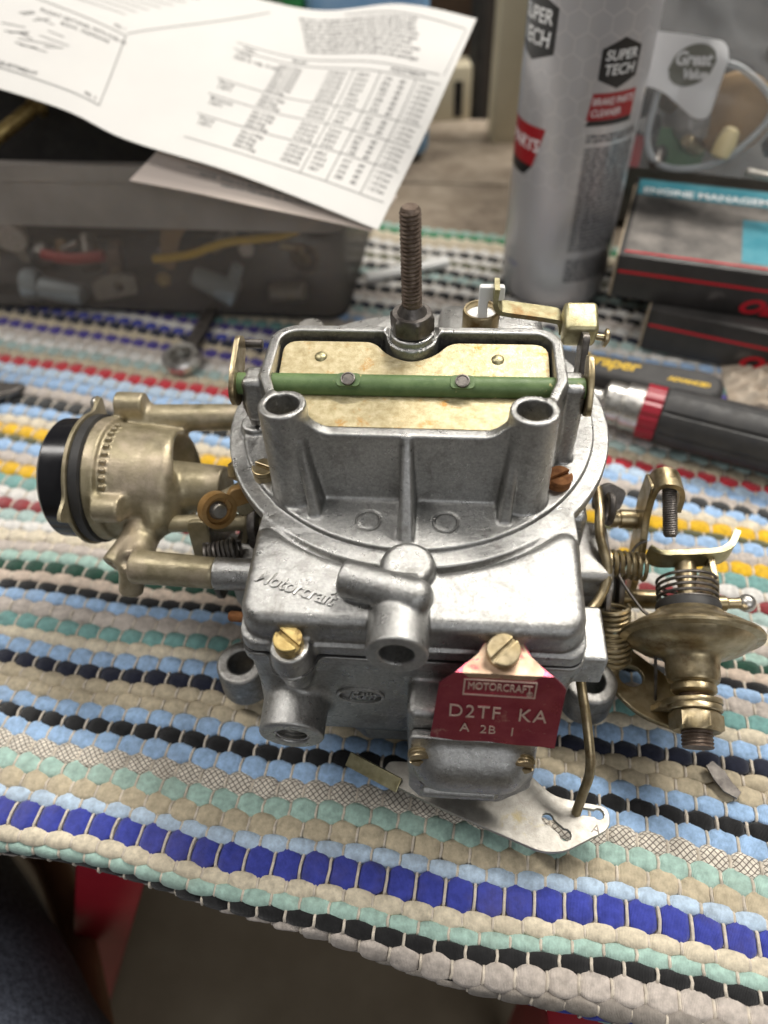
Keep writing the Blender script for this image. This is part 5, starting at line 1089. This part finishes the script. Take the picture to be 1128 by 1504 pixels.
build('red_collar', v, f, 'redcollar', nd, angle=25)
build('ferrule', *lathe([(5, -22), (5.2, -21), (5.2, -2), (9.5, 0), (10.5, 1), (10.5, 8), (10.0, 8.4), (10.0, 9.2), (11.4, 9.8), (11.6, 17), (11.8, 18.2)], (0, 0, 0), hd, 48), 'steel', nd)
sd_ = Vector((0.915, -0.40, 0)).normalized(); s0 = Vector((96, 122, 9.5)); sy_ = Vector((0.40, 0.915, 0))
scp = tag(empty('scraper_handle', s0), 'flat black plastic scraper handle with yellow lettering', 'scraper')
build('handle', *frame(plate(rpoly([(-30, -8), (30, -10), (58, -11.5), (74, -9), (74, 9), (58, 11.5), (30, 10), (-30, 8)], [3, 8, 8, 9, 9, 8, 8, 3]), 13, bev=3.2), (0, 0, 0), sd_, sy_), 'rubber', scp, angle=50)
MT['yelprint'] = mat('yellow_print', (0.62, 0.40, 0.02), 0.5)
for s, sz, x, y in (('Scraper', 13, -2, 2.0), ('ADVANCED', 4.6, 46, -2.0)):
    v, f = text(s, sz, 0.05, 0, 0.25, 0.85, 0.95, 'LEFT', 0.2); build('printed_text', *frame((v, f), sd_*x+sy_*y+Vector((0, 0, 6.6)), sd_, sy_), 'yelprint', scp, smooth=False)
# rag behind the tools, wrench, tool tip, strip, flake
rgv = []; rgf = []; n = 26
for j in range(n):
    for i in range(n):
        x, y = i/(n-1)*80, j/(n-1)*34; e = math.sin(math.pi*i/(n-1))*math.sin(math.pi*j/(n-1)); rgv.append((172+x*0.9+y*0.2, 96+y-x*0.35, 1.0+e**0.5*(9+3*math.sin(x*0.5+y*0.3)+2.2*math.sin(y*0.9-x*0.3))))
for j in range(n-1):
    for i in range(n-1): a = j*n+i; rgf.append((a, a+1, a+n+1, a+n))
MT['ragcloth'] = mat('grubby_rag', (0.42, 0.36, 0.29), 0.9, 0, (0.30, 0.24, 0.18), 120, 6, None, 0.8, 500)
single('shop_rag', (rgv, rgf), 'ragcloth', 'crumpled beige shop rag beside the scraper handle', 'rag')
wd_ = Vector((0.22, 0.975, 0)); wo = Vector((-126, 157, 4.4))
wr = tag(empty('box_wrench', wo), 'chrome ring end wrench lying half under the bin', 'wrench')
build('ring_end', *lathe([(6.8, -3.6), (9.6, -3.8), (11.2, -2.2), (11.2, 2.2), (9.6, 3.8), (6.8, 3.6), (6.4, 2.8), (6.4, -2.8), (6.8, -3.6)], (0, 0, 0), (0, -0.12, 1), 40), 'steel', wr)
build('shank', *frame(plate(rpoly([(9, -5), (20, -4.2), (110, -5), (110, 5), (20, 4.2), (9, 5)], 2), 3.6, bev=1.0), (0, 0, -0.8), wd_, (-wd_.y, wd_.x, 0)), 'darksteel', wr)
single('tool_tip', frame(plate(rpoly([(-70, -12), (-22, -10), (0, -3.4), (2, 1.5), (-20, 8), (-70, 11)], [2, 6, 2, 2, 6, 2]), 4, bev=1.0), (-214, 139, 3.4), (0.97, 0.10, 0), (-0.1, 0.97, 0)), 'darksteel', 'dark steel tool tip lying on the rug near the bin', 'tool')
single('white_strip', frame(box(-29, 29, -4, 4, -2, 2, 1.0), (11, 245, 3.6), (0.964, 0.266, 0), (-0.266, 0.964, 0)), 'white_plastic', 'white plastic strip lying between the bin and the spray can', 'strip')
single('gasket_flake', frame(plate([(-2.2, 6.2), (0.8, 6.6), (2.6, 2.2), (2.4, -2.0), (3.2, -5.8), (0.6, -7.0), (-2.0, -3.2), (-2.6, 1.4)], 1.0, bev=0.15), (98.5, -99.5, 1.6), (0.93, 0.33, 0.1), (-0.33, 0.93, 0.1)), 'darksteel', 'grey flake of old gasket lying on the rug', 'flake')
# ---- clutter at the far end of the bench
MT['darkboard'] = mat('dark_brown_board', (0.06, 0.035, 0.02), 0.6, 0, (0.10, 0.06, 0.035), 14, 6); MT['creampaint'] = mat('cream_paint', (0.52, 0.46, 0.33), 0.55, 0, (0.58, 0.52, 0.38), 20, 5)
single('post', box(98, 130, 462, 494, -780, 900, 2), 'creampaint', 'cream painted wooden post rising behind the bench', 'post')
ob = tag(empty('socket_box', (66, 520, -2)), 'small cream socket box with dark slots behind the bench', 'box')
build('case', *box(-18, 20, 0, 30, -20, 42, 3, 2), 'creampaint', ob); build('slot', *box(4, 12, -0.6, 1, 0, 30, 0), 'black', ob, smooth=False)
single('brown_board', box(8, 96, 560, 580, -200, 420, 2), 'darkboard', 'brown wooden board leaning behind the bench', 'board')
single('dark_tube', cyl((92, 540, -200), (92, 545, 400), 7, 1, 24), 'rubber', 'dark upright tube beside the cream post', 'tube')
MT['kellygreen'] = mat('green_plastic', (0.03, 0.22, 0.06), 0.5); MT['skyblue'] = mat('blue_wrapper', (0.16, 0.36, 0.62), 0.4, 0, (0.30, 0.48, 0.70), 40, 4)
single('green_tub', MB().add(cyl((-88, 452, -1), (-88, 452, 132), 34, 3, 40, 40)).__dict__.values(), 'kellygreen', 'green plastic tub standing behind the sheets', 'tub')
single('blue_packet', box(-52, 40, 430, 462, 0, 122, 8, 3), 'skyblue', 'pale blue packet standing behind the sheets', 'packet')
# ---- below the bench: red stand, brown brace, person's denim leg
MT['redpaint'] = mat('red_painted_steel', (0.42, 0.02, 0.035), 0.4, 0, (0.36, 0.016, 0.03), 30, 4)
def beam(a, b_, w_, m, name, label_, cat, group=None):
    a, b_ = Vector(a), Vector(b_); x, y, z = basis(b_-a); L_ = (b_-a).length; vf = box(-w_/2, w_/2, -w_/2, w_/2, 0, L_, 3, 2)
    return single(name, ([a+x*p[0]+y*p[1]+z*p[2] for p in vf[0]], vf[1]), m, label_, cat, group)
beam((-126, -84, -44), (-400, -76, -780), 30, 'redpaint', 'stand_leg', 'red painted steel leg slanting down beside the denim clad knee', 'stand leg')
beam((50, -150, -60), (96, -132, -780), 30, 'redpaint', 'stand_leg', 'red painted steel leg standing below the middle of the bench edge', 'stand leg')
MT['denim'] = mat('dark_denim', (0.025, 0.030, 0.045), 0.85, 0, (0.085, 0.10, 0.135), 420, 5, None, 0.8, 1300)
MT['skin'] = mat('tan_skin', (0.30, 0.15, 0.085), 0.5, 0, (0.36, 0.19, 0.11), 30, 4)
def limb(path, rad, m, name, parent, seg=40, n=10, wr=0.0):
    P = smoothpath(path, n); v = []; f = []; T = (P[1]-P[0]).normalized(); x, y, _ = basis(T); K = len(P)
    for i, p in enumerate(P):
        t = (P[min(i+1, K-1)]-P[max(i-1, 0)]).normalized(); x = (x-t*x.dot(t)).normalized(); y = t.cross(x); r = float(np.interp(i/(K-1), [q[0] for q in rad], [q[1] for q in rad]))
        for k in range(seg):
            an = 2*math.pi*k/seg; rr = r*(1+wr*math.sin(an*3+i*0.25)*math.sin(i*0.35+an)+wr*0.6*math.sin(i*0.9+an*2)); v.append(p+(x*math.cos(an)+y*math.sin(an))*rr)
    for i in range(K-1):
        for k in range(seg): k2 = (k+1) % seg; f.append((i*seg+k, i*seg+k2, (i+1)*seg+k2, (i+1)*seg+k))
    f.append(tuple(range(seg-1, -1, -1))); f.append(tuple(range((K-1)*seg, K*seg)))
    return build(name, v, f, m, parent, angle=None)
PO_ = Vector((-300, -200, -780)); prs = tag(empty('person', PO_), 'seated person of whom only one dark denim leg shows below the bench edge', 'person')
limb([Vector(p)-PO_ for p in ((-90, -330, -160), (-150, -262, -140), (-222, -180, -128), (-290, -100, -128), (-352, -30, -140), (-392, 0, -200), (-420, 0, -400), (-470, -10, -720))], [(0, 88), (0.3, 80), (0.5, 74), (0.7, 66), (1, 46)], 'denim', 'trouser_leg', prs, wr=0.02)
MT['brownwood'] = mat('brown_wood', (0.34, 0.18, 0.10), 0.55, 0, (0.26, 0.135, 0.075), 25, 6)
single('chair_brace', tube([(-300, 0, -210), (-236, -44, -206), (-206, -82, -200), (-186, -118, -196), (-168, -160, -196), (-150, -220, -200)], 9.5, 16, 8), 'brownwood', 'curved brown wooden brace beside the denim leg', 'brace')
